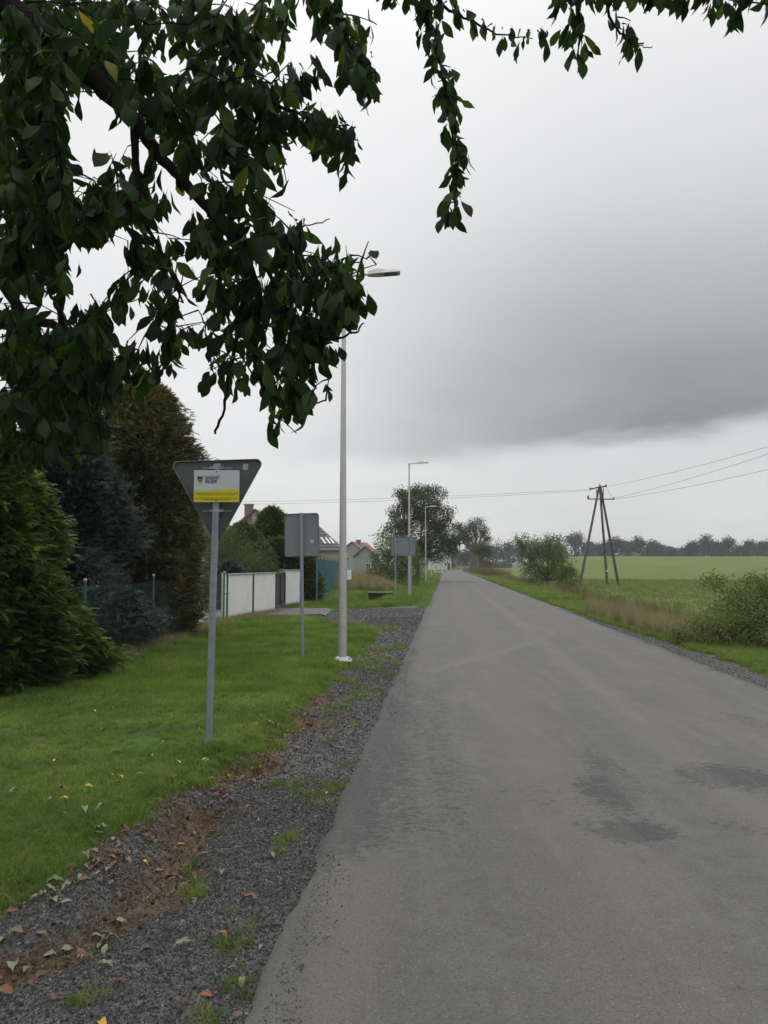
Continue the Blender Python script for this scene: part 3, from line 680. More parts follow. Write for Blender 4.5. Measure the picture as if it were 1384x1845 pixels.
# ============================================================ foliage builders
def leafquad(fold=.25, w_=.5): return ([(0, 0, 0), (w_/2, .45, fold*w_), (0, 1, -.08), (-w_/2, .45, fold*w_)], [(0, 1, 2), (0, 2, 3)])
def spray(n=7, w_=.42, droop=.2):
    V = []; F = []
    for i in range(n):
        u = (i+.5)/n
        for s in (-1, 1):
            q = len(V); L = w_*(1-u*.75)*(1 if i else .7); th = .045
            V += [(0, u-.07, -droop*u*u), (s*L, u+L*.55, -droop*(u+.2)**2-.04), (0, u+.07, -droop*u*u)]; F.append((q, q+1, q+2) if s > 0 else (q, q+2, q+1))
    q = len(V); V += [(-.02, 0, 0), (.02, 0, 0), (0, 1.08, -droop)]; F.append((q, q+1, q+2))
    return V, F
def needles(n=10):
    V = []; F = []; r = random.Random(5)
    for i in range(n):
        u = (i+.5)/n
        for k in range(3):
            a = r.random()*6.28; q = len(V); L = .26*(1-.4*u); dx_, dz_ = math.cos(a)*L, math.sin(a)*L
            V += [(0, u-.03, 0), (dx_, u+.16, dz_), (0, u+.035, 0)]; F.append((q, q+1, q+2))
    return V, F
def shell_crown(prof, H, n, size, base_shape, base=(0, 0, 0), droop=-.1, inner=.55, upbias=.35, z0=0.0, ell=1.0, tintfn=None, pw=.55):
    """sprays over a body of revolution whose radius is prof(u, theta)"""
    u = rng.random(n)**.9; th = rng.random(n)*6.283
    r = np.array([prof(a, b) for a, b in zip(u, th)])
    k = inner+(1-inner)*rng.random(n)**pw
    lump = (.62+.66*fbm(th*2.4+5, u*H*2.0, 3))*np.where(rng.random(n) < .06, 1.0+.22*rng.random(n), 1.0)
    L = np.stack([np.cos(th)*r*k*lump, np.sin(th)*r*k*lump*ell, z0+u*(H-z0)], -1)
    d = np.stack([np.cos(th), np.sin(th), np.full(n, upbias)], -1)+rng.normal(0, .38, (n, 3))
    M = basis(d, np.tile([0, 0, 1.0], (n, 1))+rng.normal(0, .45, (n, 3)))
    s = size*(.6+.7*rng.random(n)); M = M*s[:, None, None]
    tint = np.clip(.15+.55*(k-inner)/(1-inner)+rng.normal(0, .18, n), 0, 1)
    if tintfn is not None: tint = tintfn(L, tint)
    V, F, T = inst(base_shape, M, L, tint)
    return V+np.array(base), F, T
def crown_obj(name, parts, m, parent): V, F, T = cat_meshes(parts); return link(name, np_mesh(name, V, F, T), m, parent)
SPR = spray(); SPRN = spray(9, .38, .3); NDL = needles()

def conifer(name, X, Y, H, prof, n, size, shape, m, label, cat, trunk_r=.08, ell=1.0, inner=.5, extra=None, tintfn=None, z0=.0, bark=M_BARK, up=.35):
    t_ = empty(name, (X, Y, hz(X, Y)), 0, label, cat)
    MB().tube([(0, 0, -.1), (0, 0, H*.5), (0, 0, H*.93)], [trunk_r, trunk_r*.7, .01], 8).build('trunk', bark, t_)
    mb = MB()
    for i in range(26):
        z = .1*H+.8*H*random.random(); a = random.random()*6.28; r = prof(z/H, a)*.75
        mb.tube([(0, 0, z), (math.cos(a)*r*.5, math.sin(a)*r*.5*ell, z+.08*r), (math.cos(a)*r, math.sin(a)*r*ell, z+.12*r)], [.02, .012, .004], 5)
    tag(mb.build('branches', bark, t_), kind='stuff')
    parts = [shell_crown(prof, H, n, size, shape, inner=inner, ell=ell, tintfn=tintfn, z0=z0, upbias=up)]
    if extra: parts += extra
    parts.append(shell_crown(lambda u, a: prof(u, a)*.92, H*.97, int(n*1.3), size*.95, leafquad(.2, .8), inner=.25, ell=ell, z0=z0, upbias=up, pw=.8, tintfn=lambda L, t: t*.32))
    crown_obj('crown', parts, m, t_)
    return t_
# ---- left garden evergreens
def pr_thuja(u, a): return 1.5*(1-u**4.5)**.65*(.75+.25*min(1, u/.12))*(1+.08*math.sin(3*a+9*u))
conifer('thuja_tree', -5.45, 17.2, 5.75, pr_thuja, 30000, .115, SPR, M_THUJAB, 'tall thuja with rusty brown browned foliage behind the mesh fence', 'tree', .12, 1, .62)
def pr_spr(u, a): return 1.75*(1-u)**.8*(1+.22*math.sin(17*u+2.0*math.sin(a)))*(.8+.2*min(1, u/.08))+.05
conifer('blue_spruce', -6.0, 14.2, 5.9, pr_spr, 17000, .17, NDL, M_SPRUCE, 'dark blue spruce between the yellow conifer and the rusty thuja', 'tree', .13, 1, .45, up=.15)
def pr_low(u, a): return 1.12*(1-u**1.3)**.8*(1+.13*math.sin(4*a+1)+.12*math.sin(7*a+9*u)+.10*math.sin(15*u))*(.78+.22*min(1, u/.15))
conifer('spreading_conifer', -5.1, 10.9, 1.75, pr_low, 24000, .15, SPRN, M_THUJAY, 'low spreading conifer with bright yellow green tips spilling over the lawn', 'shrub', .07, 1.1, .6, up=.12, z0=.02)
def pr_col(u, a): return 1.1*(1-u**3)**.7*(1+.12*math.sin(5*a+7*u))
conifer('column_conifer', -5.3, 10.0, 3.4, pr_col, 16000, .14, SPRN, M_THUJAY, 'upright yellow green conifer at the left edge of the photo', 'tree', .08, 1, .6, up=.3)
# ---- thuja by the gate
def pr_a(u, a): return 1.5*(1-u**2.6)**.7*(.8+.2*min(1, u/.1))
conifer('thuja_tree', -5.0, 34.2, 4.1, pr_a, 6500, .20, SPR, M_HEDGE, 'rounded dark green thuja rising behind the anthracite gate', 'tree', .08, 1.0, .62)
def pr_b(u, a): return 1.0*(1-u**5)**.6
conifer('thuja_hedge', -4.25, 32.2, 2.65, lambda u, a: pr_b(u, a)*1.62, 9000, .19, SPR, M_HEDGE, 'clipped thuja hedge behind the small white gate pillar', 'hedge', .05, .42, .6)
conifer('garden_cypress', -5.75, 31.0, 3.25, lambda u, a: 1.65*(1-u**2.4)**.7, 9000, .15, SPR, M_HEDGE, 'broad fresh green garden conifer left of the rounded thuja', 'shrub', .06, 1.0, .6)
def pr_c(u, a): return .95*math.sin(math.pi*min(1, .18+u*.82))**.6
conifer('dwarf_conifer', -5.55, 27.6, 1.65, pr_c, 2600, .16, NDL, M_SPRUCE, 'low dark blue green conifer just behind the first white wall', 'shrub', .05, 1, .5)
conifer('beech_hedge', -9.3, 40, 2.0, lambda u, a: 3.2*(1-u**6)**.5, 5000, .22, SPR, M_BROWNH, 'russet brown hedge at the back of the yard', 'hedge', .05, .25, .6)

# ---- broadleaf trees: blobs of leaves carried by limbs
def tree(name, X, Y, H, blobs, n, leaf, m, label, cat='tree', trunk_r=.2, bark=M_BARK2, lean=(0, 0), fork=.35, group=None, z=None, twigs=6, fill=.35, clump=7, w_=.55, trunk=True):
    z = hz(X, Y) if z is None else z
    t_ = empty(name, (X, Y, z), 0, label, cat, group)
    if trunk:
        mb = MB(); fz = H*fork; tp = Vector((lean[0]*fork, lean[1]*fork, fz))
        mb.tube([(0, 0, -.3), (lean[0]*.1, 0, fz*.3), tuple(tp)], [trunk_r*1.35, trunk_r, trunk_r*.8], 9)
        mb.build('trunk', bark, t_)
        lb_ = MB()
        for (bx, by, bz, rx, ry_, rz_) in blobs:
            e = Vector((bx, by, bz)); mid = tp.lerp(e, .5)+Vector((random.uniform(-.1, .1)*H*.3, 0, -.04*H))
            lb_.tube([tp*.92, mid, e], [trunk_r*.5, trunk_r*.28, trunk_r*.14], 6)
            for q in range(twigs):
                a = random.random()*6.28; c_ = random.uniform(-.2, 1)
                p = e+Vector((math.cos(a)*rx*.85, math.sin(a)*ry_*.85, c_*rz_*.85)); st = mid.lerp(e, random.random())
                lb_.tube([st, st.lerp(p, .5)+Vector((0, 0, .06*rz_)), p], [trunk_r*.14, trunk_r*.09, trunk_r*.03], 4, cap=False)
        tag(lb_.build('limbs', bark, t_), kind='stuff')
    if trunk and n > 1500:
        ex_ = []
        for (bx, by, bz, rx, ry_, rz_) in blobs:
            for q in range(4):
                a = random.random()*6.28; c_ = random.uniform(-.5, 1); k_ = random.uniform(.16, .34)
                ex_.append((bx+math.cos(a)*rx*.95, by+math.sin(a)*ry_*.8, bz+c_*rz_*.95, rx*k_, ry_*k_, rz_*k_*1.1))
        blobs = list(blobs)+ex_
    wts = np.array([b[3]*b[5]+b[4]*b[5] for b in blobs]); wts = wts/wts.sum()
    Ls = []; 
    nc = max(1, n//clump)
    pick = rng.choice(len(blobs), nc, p=wts); B = np.array(blobs)[pick]
    d = rng.normal(size=(nc, 3)); d /= np.linalg.norm(d, axis=1, keepdims=True)
    k = (fill+(1-fill)*rng.random(nc)**.5)*(.85+.3*fbm(d[:, 0]*2+pick*3, d[:, 2]*2+d[:, 1]*2, 3))
    cc = B[:, :3]+d*B[:, 3:]*k[:, None]
    L = np.repeat(cc, clump, 0)+rng.normal(0, 1, (nc*clump, 3))*leaf*np.array([1.5, 1.5, 1.1])
    n2 = len(L); Mx = basis(rng.normal(size=(n2, 3))+np.array([0, 0, -.5]))*(leaf*(.7+.7*rng.random(n2)))[:, None, None]
    tint = np.clip(np.repeat(rng.random(nc), clump)*.6+.4*rng.random(n2), 0, 1)
    V, F, T = inst(leafquad(.25, w_), Mx, L, tint)
    link('crown', np_mesh('crown', V, F, T), m, t_)
    return t_
def at(px, Y): return (px-692)/1384*Y
# pale pine-like garden tree
tree('garden_pine', at(381, 25.5), 25.5, 3.0, [(-.35, 0, 1.75, .45, .5, .35), (.35, 0, 2.15, .5, .5, .40), (1.0, 0.3, 2.0, .6, .5, .45), (-.1, .2, 2.5, .5, .5, .35), (.75, 0, 2.6, .35, .4, .3)], 4200, .085, M_PINE, 'small grey green garden tree with a forked brown trunk', 'tree', .06, M_BARK2, fork=.36, clump=9, w_=.25)
tree('willow_shrub', at(452, 29), 29, 2.6, [(-.3, 0, 1.5, .8, .6, .9), (.4, 0, 1.3, .8, .6, .8), (-.8, 0, 1.0, .6, .5, .7)], 4600, .09, M_PINE, 'pale green feathery shrub left of the rounded thuja', 'shrub', .04, fork=.2, w_=.25)
# dark bush left of the big tree
tree('elder_bush', at(706, 55), 55, 4.1, [(-.9, 0, 1.1, .9, .9, .9), (.2, 0, 1.5, 1.1, 1.1, 1.3), (-.3, 0, 2.8, .9, .8, .9), (1.0, .3, 2.4, 1.0, 1.0, 1.2), (1.3, 0, 1.0, .9, .9, 1.0), (-1.1, 0, 2.1, .45, .4, .45)], 7500, .13, M_BUSH, 'dense dark green bush beside the big roadside tree', 'bush', .10, fork=.15)
# big roadside tree
tree('roadside_tree', at(752, 72), 72, 9.1, [(.3, 0, 7.3, 2.0, 2, 1.5), (1.7, 0, 6.2, 1.6, 1.6, 1.3), (-1.3, 0, 6.2, 1.5, 1.6, 1.2), (2.6, 0, 4.6, 1.5, 1.4, 1.3), (-2.2, 0, 4.5, 1.2, 1.2, 1.1), (.6, -.5, 4.6, 2.0, 1.6, 1.5), (-.4, 0, 2.9, 1.6, 1.4, 1.2), (2.0, 0, 2.8, 1.6, 1.3, 1.1), (.6, 0, 8.4, 1.3, 1.3, .7), (3.2, 0, 3.6, .9, .9, .9)], 26000, .16, M_TREE, 'large leafy tree standing close to the left edge of the road', 'tree', .24, fork=.28, fill=.4)
# pollard trees on the right bend
tree('old_tree', at(853, 152), 152, 11.6, [(-1.5, 0, 8.3, 1.4, 1.2, 1.3), (.5, 0, 9.6, 1.6, 1.3, 1.3), (2.0, 0, 8.2, 1.1, 1.1, 1.1), (-2.6, 0, 6.9, 1.2, 1, 1.0), (-.4, 0, 7.2, 1.5, 1, 1.1), (-3.0, 0, 9.2, .7, .6, .6), (2.6, 0, 6.8, .8, .8, .7)], 5200, .24, M_TREE, 'old gnarled tree with a thick trunk and thin crown on the right bend', 'tree', .85, fork=.38, lean=(.3, 0), fill=.25, twigs=9)
tree('leaning_tree', at(866, 124), 124, 5.6, [(.2, 0, 4.4, 1.1, 1, 1.1), (.9, 0, 3.4, .8, .8, .9), (-.5, 0, 3.6, .8, .8, .8), (1.3, 0, 1.9, .7, .6, .4)], 2600, .20, M_OLIVE, 'smaller yellow green tree nearer the road than the old gnarled tree', 'tree', .32, fork=.4, fill=.3)
# hedgerow bush on the right
tree('hedgerow_bush', at(985, 55), 55, 4.2, [(-.2, 0, 1.9, 1.35, 1.2, 1.1), (.9, 0, 1.6, 1.1, 1.0, 1.0), (-.9, 0, 1.2, 1.0, 1, .8), (.3, 0, 2.9, 1.0, 1, .7), (-1.3, 0, 2.7, .6, .6, .55), (-.8, .2, 3.3, .35, .35, .55), (-1.9, 0, 3.2, .28, .25, .5), (-1.5, 0, 3.6, .18, .2, .5), (.2, 0, 3.7, .4, .4, .4), (.8, 0, 3.6, .4, .4, .35), (1.6, 0, 1.3, .6, .6, .4), (-2.1, 0, 3.7, .14, .14, .35)], 9500, .115, M_BUSH, 'round green bush on the right roadside in front of the wooden pylon', 'bush', .12, fork=.2)
tree('thorn_bush', at(1022, 51), 51, 2.2, [(.1, 0, .9, .8, .8, .7), (-.3, 0, 1.3, .5, .5, .5)], 1800, .08, M_OLIVE, 'greyish low thorn bush at the right foot of the round green bush', 'bush', .04, fork=.2)
# bramble thicket at the right edge
tree('bramble_thicket', 7.85, 15.8, 2.0, [(.9, 0, .9, 1.0, 1.0, .9), (-.4, -.2, .62, .9, .9, .62), (-1.25, -.2, .35, .7, .8, .38), (1.2, .5, 1.25, .8, .8, .6), (.1, .6, .8, 1.0, .9, .7), (2.2, .3, 1.2, 1.1, 1.0, 1.0), (-.1, -1.1, .3, .7, .6, .35), (1.5, -.9, .55, 1.0, .7, .6)], 44000, .052, M_BRAM, 'tangled bramble and shrub thicket at the right edge by the verge', 'bush', .04, fork=.15, fill=.2, twigs=12)

# ---- distant treeline, sheds
def far_tree(px, Yd, topy, halfw, label, group=None, m=M_FAR, n=1900, name='distant_tree'):
    X = at(px, Yd); z = hz(X, Yd); H = (1017-topy)*Yd/1384+1.6-z; r = halfw*Yd/1384
    bl = []
    for i in range(6): a = random.uniform(-1, 1); bl.append((a*r*.6, random.uniform(-.3, .3)*r, H*(.76-.26*abs(a))*random.uniform(.8, 1.0), r*.5, r*.5, H*.2))
    bl.append((random.uniform(-.3, .3)*r, 0, H*.80, r*.42, r*.4, H*.2))
    bl.append((0, 0, H*.45, r*.8, r*.6, H*.34)); bl.append((0, 0, H*.2, r*.8, r*.5, H*.2))
    return tree(name, X, Yd, H, bl, n, .55*Yd/350, m, label, 'tree', .3, z=z, group=group, twigs=2, fill=.1, w_=.9, fork=.3, clump=5)
GT = 'distant treeline beyond the field'
LT = 'hazy tree in the unbroken treeline beyond the crop field'
for px, topy, hw in ((1036, 955, 24), (1110, 966, 20), (1150, 966, 16), (1176, 974, 15), (1268, 962, 20), (1314, 966, 18)):
    far_tree(px, 350, topy, hw, {1036: 'broad round topped tree rising behind the wooden pylon legs', 1110: 'hazy tree just right of the wooden pylon in the treeline', 1150: 'flat topped hazy tree above the pale shed roof', 1176: 'hazy tree at the left side of the gap in the treeline', 1268: 'tallest dark tree right of the gap in the treeline', 1314: 'pointed tree near the right end of the treeline'}[px], None, n=2600)
for px, topy, hw in ((895, 974, 16), (918, 972, 16), (940, 968, 16), (962, 974, 15), (988, 972, 16), (1008, 974, 14), (1064, 975, 15), (1082, 978, 12), (1095, 976, 12), (1130, 974, 15), (1192, 984, 12), (1206, 988, 10), (1232, 988, 12), (1246, 976, 12), (1290, 975, 14), (1333, 984, 9), (1350, 973, 13), (1372, 974, 14), (1392, 972, 16), (1290, 985, 16), (1412, 974, 16)):
    far_tree(px, 350+random.uniform(-12, 14), topy, hw, LT, GT)
for px, topy, hw, Yd, lb_ in ((872, 976, 18, 300, 'dark hazy tree just right of the old gnarled tree'), (838, 984, 18, 290, 'rounded hazy tree over the end of the road'), (815, 981, 14, 300, 'hazy tree behind the far white gabled house')):
    far_tree(px, Yd, topy, hw, lb_, n=2200)
for px, topy, hw in ((565, 990, 20), (600, 988, 20), (700, 985, 20), (735, 990, 20), (770, 990, 20), (430, 975, 24), (330, 970, 30), (380, 975, 24)):
    far_tree(px, 330, topy, hw, 'hazy tree on the horizon behind the village houses', 'distant trees behind the village', n=500)
# undergrowth that closes the foot of the treeline
nq = 9000; px = 860+600*rng.random(nq); Yd = 338+20*rng.random(nq); X = (px-692)/1384*Yd; L = np.stack([X, Yd, hzA(X, Yd)+rng.random(nq)**1.3*(3.2+1.5*np.sin(px*.09))], -1)
V, F, T = inst(leafquad(.25, .8), basis(rng.normal(size=(nq, 3)))*(.5+.5*rng.random(nq))[:, None, None]*1.1, L)
tag(link('undergrowth', np_mesh('undergrowth', V, F, T), M_FAR), 'dark undergrowth closing the foot of the distant treeline', kind='stuff')

# ============================================================ buildings
def gable_house(name, label, cx, cy_, w_, l_, eave, apex, rz, wallm, roofm, over=.35, chimney=None, windows=(), roofwin=(), door=None, z=None, skid=None):
    z = hz(cx, cy_) if z is None else z
    h = empty(name, (cx, cy_, z), rz, label, 'house')
    W, L = w_/2, l_/2
    mb = MB(); mb.poly([(-W, -L, -.5), (W, -L, -.5), (W, -L, eave), (0, -L, apex), (-W, -L, eave)], (0, l_, 0)); mb.build('wall', wallm, h)
    sl = math.atan2(apex-eave, W); rf = MB()
    for s in (-1, 1):
        a = Vector((0, 0, apex+.06)); b = Vector((s*(W+over*math.cos(sl)), 0, eave-over*math.sin(sl)+.06))
        n_ = Vector((s*math.sin(sl), 0, math.cos(sl)))*.14
        q = [a+Vector((0, -L-over, 0)), b+Vector((0, -L-over, 0)), b+Vector((0, L+over, 0)), a+Vector((0, L+over, 0))]
        if s < 0: q = q[::-1]
        rf.poly([tuple(p) for p in q], tuple(n_))
    ro = rf.build('roof', roofm, h)
    # tile courses
    cs = MB()
    nr = 14
    for s in (-1, 1):
        for i in range(1, nr):
            k = i/nr; x = s*(W+over*.8)*k; zz = apex+.06-(apex-eave)/W*abs(x)+.14/math.cos(sl)
            cs.box((x, 0, zz), (.06, l_+2*over-.02, .04), 0, 0, s*sl)
    cs.build('tile_courses', roofm, ro)
    if chimney:
        x, y, hh = chimney; b = apex-(apex-eave)/W*abs(x)
        ch = MB().box((x, y, b+hh/2-.3), (.75, .75, hh+.6)).build('chimney', M_BRICK, ro)
        MB().box((x, y, b+hh+.06), (.9, .9, .12)).build('chimney_cap', M_CONC, ro)
    for (x, zc, ww, hh) in windows:
        f = MB(); 
        for s in (-1, 1): f.box((x+s*(ww/2-.04), -L-.03, zc), (.08, .1, hh)).box((x, -L-.03, zc+s*(hh/2-.04)), (ww-.17, .1, .08))
        f.box((x, -L-.03, zc), (.06, .08, hh-.18)); wf = f.build('window', M_FRAME, h)
        MB().box((x, -L-.012, zc), (ww-.1, .03, hh-.1)).build('pane', M_GLASS, wf)
    if door: MB().box((door[0], -L-.02, door[2]/2), (door[1], .08, door[2])).build('door', M_STEELD, h)
    return h
# grey house behind the thuja
h = gable_house('grey_house', 'steep roofed grey house half hidden behind the rusty thuja', -12.2, 40, 7.6, 9, 2.9, 7.0, 0, M_WALLG, M_ROOFG, windows=((2.6, 1.6, 1.0, 1.2), (2.2, 3.6, .8, .9), (0, 1.6, 1.2, 1.2)))
MB().tube([(3.86, -4.6, 3.0), (3.86, -4.6, -.3)], .06, 8).build('downpipe', M_FRAME, h)
gable_house('beige_house', 'beige gabled house with a red tiled roof and brick chimney', at(459, 75), 79.5, 9.0, 9, 2.9, 6.85, 0, M_WALLB, M_ROOFR, chimney=(-.65, -4.2, 1.1), windows=((1.2, 3.4, 1.1, 1.3), (-1.6, 3.4, 1.1, 1.3), (-2.5, 1.2, 1.2, 1.2)))
# dark roofed house: its long roof slope faces the road user
h = empty('dark_roofed_house', (0, 0, 0), 0, 'house with a dark grey hipped roof and three skylights', 'house')
xl, xr, y0, y1, e_, a_ = -10.6, at(617, 61), 61, 71, 2.72, 5.85
xa = at(553, 66)
MB().box(((xl+xr)/2, 66, 1.1), (xr-xl-.8, 9.2, 3.2)).build('wall', M_WALLB, h)
rf = MB(); rp = [(xl, y0, e_), (xr, y0, e_), (xr, y1, e_), (xl, y1, e_), (xl+2.6, 66, a_), (xa, 66, a_)]
b0 = len(rf.v); rf.v += rp; rf.f += [[0, 1, 5, 4], [1, 2, 5], [2, 3, 4, 5], [3, 0, 4], [3, 2, 1, 0]]; rf.sm += [False]*5
ro = rf.build('roof', M_ROOFG, h)
def on_roof(px, k):  # k up the slope
    Yk = y0+(66-y0)*k; zk = e_+(a_-e_)*k; return Vector((at(px, Yk), Yk, zk))
for i, px in enumerate((579, 587, 594)):
    p0 = on_roof(px+8, .17); p1 = on_roof(px, .33)
    dd = (p1-p0); sdv = Vector((.075, 0, 0)); up_ = Vector((0, -.6, .8))*.05
    MB().poly([tuple(p0-sdv+up_), tuple(p0+sdv+up_), tuple(p1+sdv+up_), tuple(p1-sdv+up_)], tuple(-up_*.8)).build('skylight', M_FRAME, ro)
cs = MB()
for i in range(1, 12):
    k = i/12; L0 = xl+2.6*k+.05; R0 = xr+(xa-xr)*k-.05
    cs.box(((L0+R0)/2, y0+(66-y0)*k-.02, e_+(a_-e_)*k+.02), (R0-L0, .05, .04))
cs.build('tile_courses', M_ROOFG, ro)
gable_house('outbuilding', 'small grey outbuilding with a dark pitched roof right of the lamp', at(658, 112), 115, 3.0, 6, 2.75, 4.05, 0, M_WALLG, M_ROOFG, over=.3, windows=((.5, 1.4, .7, .8),))
gable_house('red_roofed_house', 'grey house with red roof and brick chimney behind the outbuilding', at(646, 150), 154, 5.6, 8, 3.6, 5.85, R(-18), M_WALLG, M_ROOFR, chimney=(.4, -1.5, .8), windows=((-.8, 2.6, .8, .9),))
gable_house('pale_house', 'pale gabled house with grey roof near the end of the road', at(794, 230), 235, 6.2, 10, 3.4, 6.5, 0, M_WALLW, M_ROOFG, windows=((-.8, 3.6, .9, 1.1), (.3, 3.6, .9, 1.1), (1.6, 1.6, .8, 1.1)), door=(2.4, .9, 2.0))
gable_house('farm_shed', 'long low farm shed with pale roof below the treeline', at(1134, 338), 342, 10, 6, .9, 2.6, 0, M_WALLG, M_WALLW, over=.3)
gable_house('cream_cottage', 'small cream cottage left of the round roadside bush', at(935, 300), 303, 3.4, 6, 1.5, 2.6, 0, M_WALLB, M_WALLG, over=.2, windows=((0, .9, .8, .6),))

# ============================================================ yard behind the fence
g = rng.random(1)
bm = bmesh.new(); bmesh.ops.create_grid(bm, x_segments=40, y_segments=28, size=1)
for v in bm.verts:
    x, y = v.co.x, v.co.y; r = math.hypot(x*1.0, y*1.0)
    v.co = Vector((x*1.5, y*1.2, .95*max(0, 1-r)**.8*(.85+.4*float(fbm(x*3+2, y*3))) + (0.05*float(fbm(x*12, y*12)) if r < .95 else 0)-.02))
me = bpy.data.meshes.new('gravel_pile'); bm.to_mesh(me); bm.free()
o = link('gravel_pile', me, M_RUBBLE); xg = at(374, 33.5); o.location = (xg, 33.5, hz(xg, 33.5)); tag(o, 'pale heap of gravel behind the mesh fence', 'gravel heap')
px_ = empty('yard_lamp', (at(366, 36), 36, hz(at(366, 36), 36)), 0, 'thin dark garden lamp post in front of the russet hedge', 'lamp post')
MB().tube([(0, 0, -.1), (0, 0, 2.3)], .045, 8).build('post', M_STEELD, px_)
MB().box((0, 0, 2.38), (.2, .2, .16), taper=.6).build('lantern', M_STEELD, px_)

# ============================================================ fences, walls, gate
fence = empty('mesh_fence', (-4.62, 9, 0), 0, 'green chain link fence with green steel posts along the garden', 'fence')
fpts = [(-4.75, 6.2), (-4.7, 9.1), (-4.65, 12.0), (at(278, 15.1), 15.1), (at(354, 18.0), 18.0), (at(405, 21.3), 21.3)]
pm = None
for i, (x, y) in enumerate(fpts):
    mb = MB().tube([(0, 0, -.1), (0, 0, 1.34)], .024, 8); o = mb.build('post', M_GREENP, fence); o.location = (x+4.62, y-9, hz(x, y))
    cp = MB().tube([(0, 0, 1.34), (0, 0, 1.375)], [.030, .022], 8).build('post_cap', M_STICK, o)
wm = MB()
for (xa_, ya_), (xb, yb) in zip(fpts[:-1], fpts[1:]):
    L_ = math.hypot(xb-xa_, yb-ya_); n_ = int(L_/.075)
    f3 = lambda s, z: (xa_+(xb-xa_)*s/L_+4.62, ya_+(yb-ya_)*s/L_-9, z)
    for i in range(-18, n_):
        for sg in (1, -1):
            s0 = i*.075; a = s0; b = s0+1.2; z0, z1 = (.04, 1.24) if sg > 0 else (1.24, .04)
            if a < 0: z0 += (0-a)*sg; a = 0
            if b > L_: z1 -= (b-L_)*sg; b = L_
            if b-a > .02: wm.tube([f3(a, z0), f3(b, z1)], .0016, 3, cap=False)
    for z in (.06, .65, 1.25): wm.tube([f3(0, z), f3(L_*.5, z-.015), f3(L_, z)], .0022, 4, cap=False)
tag(wm.build('wire_mesh', M_GWIRE, fence), kind='stuff')
def slab(name, label, A, B, th, H, capm=M_CAP, cat='wall'):
    A = Vector((*A, 0)); B = Vector((*B, 0)); d = B-A; L_ = d.length; ang = math.atan2(d.y, d.x); c = (A+B)/2
    z = min(hz(A.x, A.y), hz(B.x, B.y))
    o = empty(name, (c.x, c.y, z), ang, label, cat)
    MB().box((0, th/2, H/2-.15), (L_, th, H+.3)).build('wall', M_PLASTER, o, .01)
    MB().box((0, th/2, H+.018), (L_+.05, th+.07, .035)).build('coping', capm, o, .006)
    return o
slab('gate_wall', 'first white plastered wall panel next to the mesh fence', (at(412, 21.9), 21.9), (at(456, 23.9), 23.9), .16, 1.27)
slab('gate_wall', 'second white plastered wall panel left of the dark gate', (at(459, 24.2), 24.2), (at(497, 26.0), 26.0), .20, 1.28)
slab('gate_pillar', 'short white plastered pillar right of the dark gate', (at(515, 29.2), 29.2), (at(541, 29.9), 29.9), .34, 1.36)
o = empty('white_post', (at(404, 21.6), 21.6, hz(at(404, 21.6), 21.6)), 0, 'narrow pale post at the end of the mesh fence', 'post')
MB().box((0, 0, .62), (.09, .12, 1.4)).build('shaft', M_PLASTER, o, .005); MB().box((0, 0, 1.335), (.13, .16, .03)).build('cap', M_CAP, o)
for px, Yp, lb_ in ((411, 21.75, 'thin dark green post against the first white wall'), (457.5, 24.05, 'thin dark post in the joint between the white walls')):
    o = empty('thin_post', (at(px, Yp), Yp, hz(at(px, Yp), Yp)), 0, lb_, 'post'); MB().tube([(0, 0, -.1), (0, 0, 1.30)], .028, 8).build('shaft', M_GREENP if px < 420 else M_GATE, o); MB().tube([(0, 0, 1.30), (0, 0, 1.33)], [.034, .02], 8).build('cap', M_GATE, o)
A = Vector((at(497.5, 26.1), 26.1, 0)); B = Vector((at(514.5, 29.1), 29.1, 0)); d = B-A; L_ = d.length
gate = empty('driveway_gate', (A.x, A.y, hz(A.x, A.y)), math.atan2(d.y, d.x), 'anthracite driveway gate between the white wall and pillar', 'gate')
fr = MB()
for z in (.10, 1.26): fr.box((L_/2, 0, z), (L_, .05, .06))
for x in (.03, L_-.03, L_/2): fr.box((x, 0, .68), (.05, .05, 1.1))
fr.build('frame', M_GATE, gate)
sm = MB().box((0, 0, 0), (.085, .02, 1.10)).mesh('slat')
for i in range(int(L_/.1)):
    o = link('slat', sm, M_GATE, gate); o.location = (.08+i*.1, .036, .68)
# teal fence beyond the hedge
tf_ = empty('teal_fence', (0, 0, 0), 0, 'teal green mesh fence running away behind the first lamp', 'fence')
tp_ = [(at(571, 31.2), 31.2)]+[(-2.72-.045*i, 31.2+2.5*i) for i in range(1, 13)]
for (x, y) in tp_:
    o = MB().tube([(0, 0, -.2), (0, 0, 1.95)], .03, 7).build('post', M_TEAL, tf_); o.location = (x, y, hz(x, y))
wm = MB()
for (xa_, ya_), (xb, yb) in zip(tp_[:-1], tp_[1:]):
    L_ = math.hypot(xb-xa_, yb-ya_); za, zb = hz(xa_, ya_), hz(xb, yb)
    for i in range(int(L_/.05)):
        k = (i+.5)*.05/L_; x, y, z = xa_+(xb-xa_)*k, ya_+(yb-ya_)*k, za+(zb-za)*k
        wm.box((x, y, z+.95), (.007, .007, 1.72))
    for z in (.12, .55, 1.0, 1.4, 1.8): wm.tube([(xa_, ya_, za+z), (xb, yb, zb+z)], .006, 4, cap=False)
tag(wm.build('wire_mesh', M_TEAL, tf_), kind='stuff')
MB().tube([(tp_[1][0], tp_[1][1], 1.0), (tp_[0][0]-.02, tp_[0][1]+.7, .0)], .025, 6).build('brace', M_TEAL, tf_)

